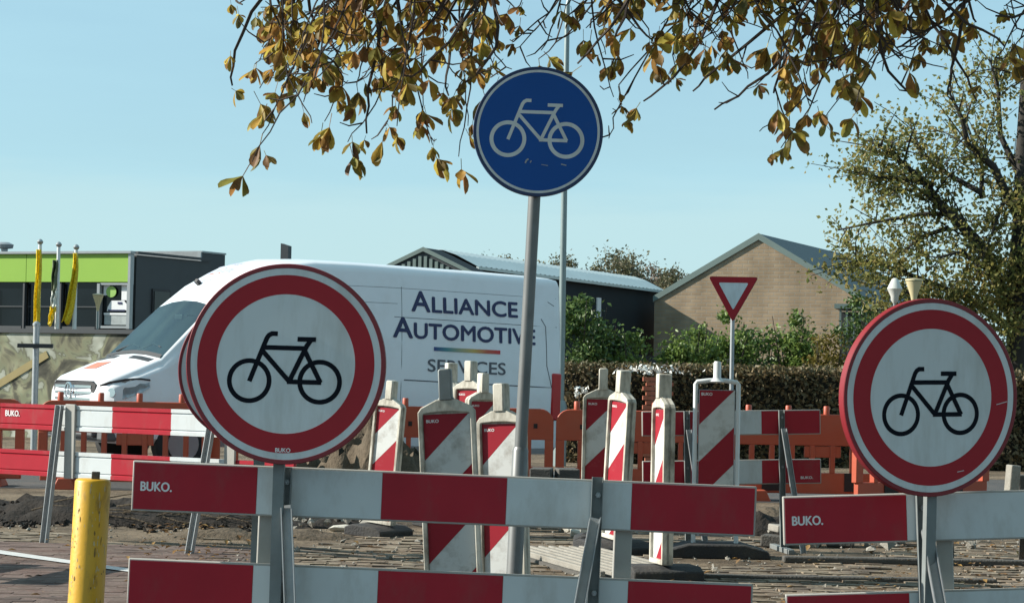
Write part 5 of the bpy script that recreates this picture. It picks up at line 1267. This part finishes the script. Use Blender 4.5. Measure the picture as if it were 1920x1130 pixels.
for idx, (px, py) in enumerate(tips + bare):
    isbare = idx >= len(tips); D = CD + rng.uniform(-1.2, 1.4); tip = P(px, py, D)
    li = LIMB[1] if D < 12.7 else (LIMB[0] if D < 13.8 else LIMB[2])
    side = rng.choice([-1, 1]) if px > 900 else rng.choice([-.3, 1, 1])
    a = limb_point(li, tip.x + side * rng.uniform(.25, 1.3))
    mid = a.lerp(tip, .5) + Vector((rng.gauss(0, .12), rng.gauss(0, .1), rng.gauss(-.05, .08))); low = mid.lerp(tip, .6) + Vector((rng.gauss(0, .06), rng.gauss(0, .05), -abs(rng.gauss(0, .06))))
    pp = [a, a.lerp(mid, .5) + Vector((rng.gauss(0, .05), 0, .02)), mid, low, tip]
    fine = []
    for k in range(17):
        u = k / 16 * 4; i = min(3, int(u)); f_ = u - i; p0_, p1_, p2_, p3_ = pp[max(0, i - 1)], pp[i], pp[i + 1], pp[min(4, i + 2)]
        fine.append(.5 * ((2 * p1_) + (p2_ - p0_) * f_ + (2 * p0_ - 5 * p1_ + 4 * p2_ - p3_) * f_ ** 2 + (3 * p1_ - p0_ - 3 * p2_ + p3_) * f_ ** 3) + Vector((rng.gauss(0, .008), rng.gauss(0, .008), rng.gauss(0, .006))))
    r0 = .021 if rng.random() < .3 else .011
    tw.tube([q - O for q in fine], [r0 * (1 - .75 * k / 16) for k in range(17)], 5, cap=False)
    for k in range(3 if not isbare else 4):      # side spurs
        i = rng.randint(7, 15); q = fine[i]; dvec = Vector((rng.gauss(0, 1), rng.gauss(0, .6), rng.gauss(-.2, .7))).normalized(); l = rng.uniform(.06, .22)
        tw.tube([q - O, q + dvec * l * .6 - O, q + dvec * l + Vector((0, 0, .03)) - O], [.005, .004, .0025], 4, cap=False)
        if not isbare and rng.random() < .42: leaves.append((q + dvec * l, dvec))
    if not isbare:
        for i in (16, 15, 13, 11, 9, 7):
            if i in (16,) or rng.random() < .52:
                leaves.append((fine[i] + Vector((rng.gauss(0, .02), rng.gauss(0, .03), -.01)), (fine[i] - fine[i - 1]).normalized()))
    elif rng.random() < .25: leaves.append((fine[16], Vector((0, 0, -1))))
tw.build('twigs', M['twig'], ct)
def leaflet(b, base, d, side, nrm, L, W, curl, mi=0):
    vs = []; k = 6
    ws = [.10, .50, .92, 1.0, .66, .08]; us = [0, .28, .52, .74, .92, 1.0]
    for w, u in zip(ws, us):
        c = base + d * L * u + nrm * (-curl * L * u * u); dd = W * .5 * w; lift = nrm * dd * .55
        vs += [c + side * dd + lift, c, c - side * dd + lift]
    fs = []
    for j in range(k - 1):
        o = j * 3; fs += [(o, o + 1, o + 4, o + 3), (o + 1, o + 2, o + 5, o + 4)]
    b.add(vs, fs, mi)
def leaf_geo(b, origin=Vector((0, 0, 0)), rot=None, scale=1.0):
    n = rng.choice([3, 4, 5, 5, 6]); rot = rot or Matrix.Identity(3); st_ = rng.uniform(.03, .08)
    hang = Vector((rng.gauss(0, .25), rng.gauss(0, .25), -1)).normalized(); hub = hang * st_
    b.tube([origin, origin + rot @ hub * scale], [.0022, .0018], 3, cap=False)
    for k in range(n):
        a = 2 * math.pi * k / n + rng.uniform(-.4, .4); out_ = Vector((math.cos(a), math.sin(a), 0)); op = rng.uniform(.15, .75)
        d = (hang * (1 - op * .6) + out_ * op).normalized(); sd = d.cross(out_ if abs(d.dot(out_)) < .95 else Vector((0, 0, 1))).normalized(); nr = sd.cross(d)
        tw_ = rng.uniform(-.8, .8); sd, nr = sd * math.cos(tw_) + nr * math.sin(tw_), nr * math.cos(tw_) - sd * math.sin(tw_)
        leaflet(b, origin + rot @ hub * scale, rot @ d, rot @ sd, rot @ nr, rng.uniform(.062, .120) * scale, rng.uniform(.028, .052) * scale, rng.uniform(-.15, .45))
lv = []
for k in range(14):
    b = MB(); leaf_geo(b); lv.append(b.mesh('leaf', M['leaf_chestnut'], ang=70))
def onscreen(p): x, y = proj(p); return 0 < x < 1920 and -30 < y < 600
leaves.sort(key=lambda l: (not onscreen(l[0]), l[0].y))
rest = MB()
for i, (p, d) in enumerate(leaves):
    rz = rng.uniform(0, 6.28); s = rng.uniform(.65, 1.35)
    if i < 300:
        o = bpy.data.objects.new('leaf', lv[i % len(lv)]); COL.objects.link(o); o.parent = ct; o.location = p - O; o.rotation_euler = (rng.gauss(0, .25), rng.gauss(0, .25), rz); o.scale = (s, s, s)
    else: leaf_geo(rest, p - O, Euler((rng.gauss(0, .25), rng.gauss(0, .25), rz)).to_matrix(), s)
# leaves on the limbs above, then an unseen canopy added for shade
for k in range(420):
    li = rng.choice(LIMB); p = limb_point(li, rng.uniform(-2.6, 4.2)) + Vector((rng.gauss(0, .3), rng.gauss(0, .5), abs(rng.gauss(.35, .5)))); leaf_geo(rest, p - O, Euler((0, 0, rng.uniform(0, 6))).to_matrix(), 1.2)
o = rest.build('foliage', M['leaf_chestnut'], ct, ang=70); o['kind'] = 'stuff'
shade_pts = clumps(42000, (3.2, 9.0, 7.2), (8.5, 10.0, 3.4), 320, .5, .2)  # canopy spread out of view toward the camera to shade the near signs
shade_pts = shade_pts[shade_pts[:, 2] > 4.35 + .05 * np.maximum(0, shade_pts[:, 1] - 15)]
o = leaf_cloud('crown', shade_pts - np.array(O), .20, M['leaf_chestnut'], ct, up_bias=.6, aspect=.7); o['kind'] = 'stuff'
print('leaves', len(leaves), 'pavers', len(cand))
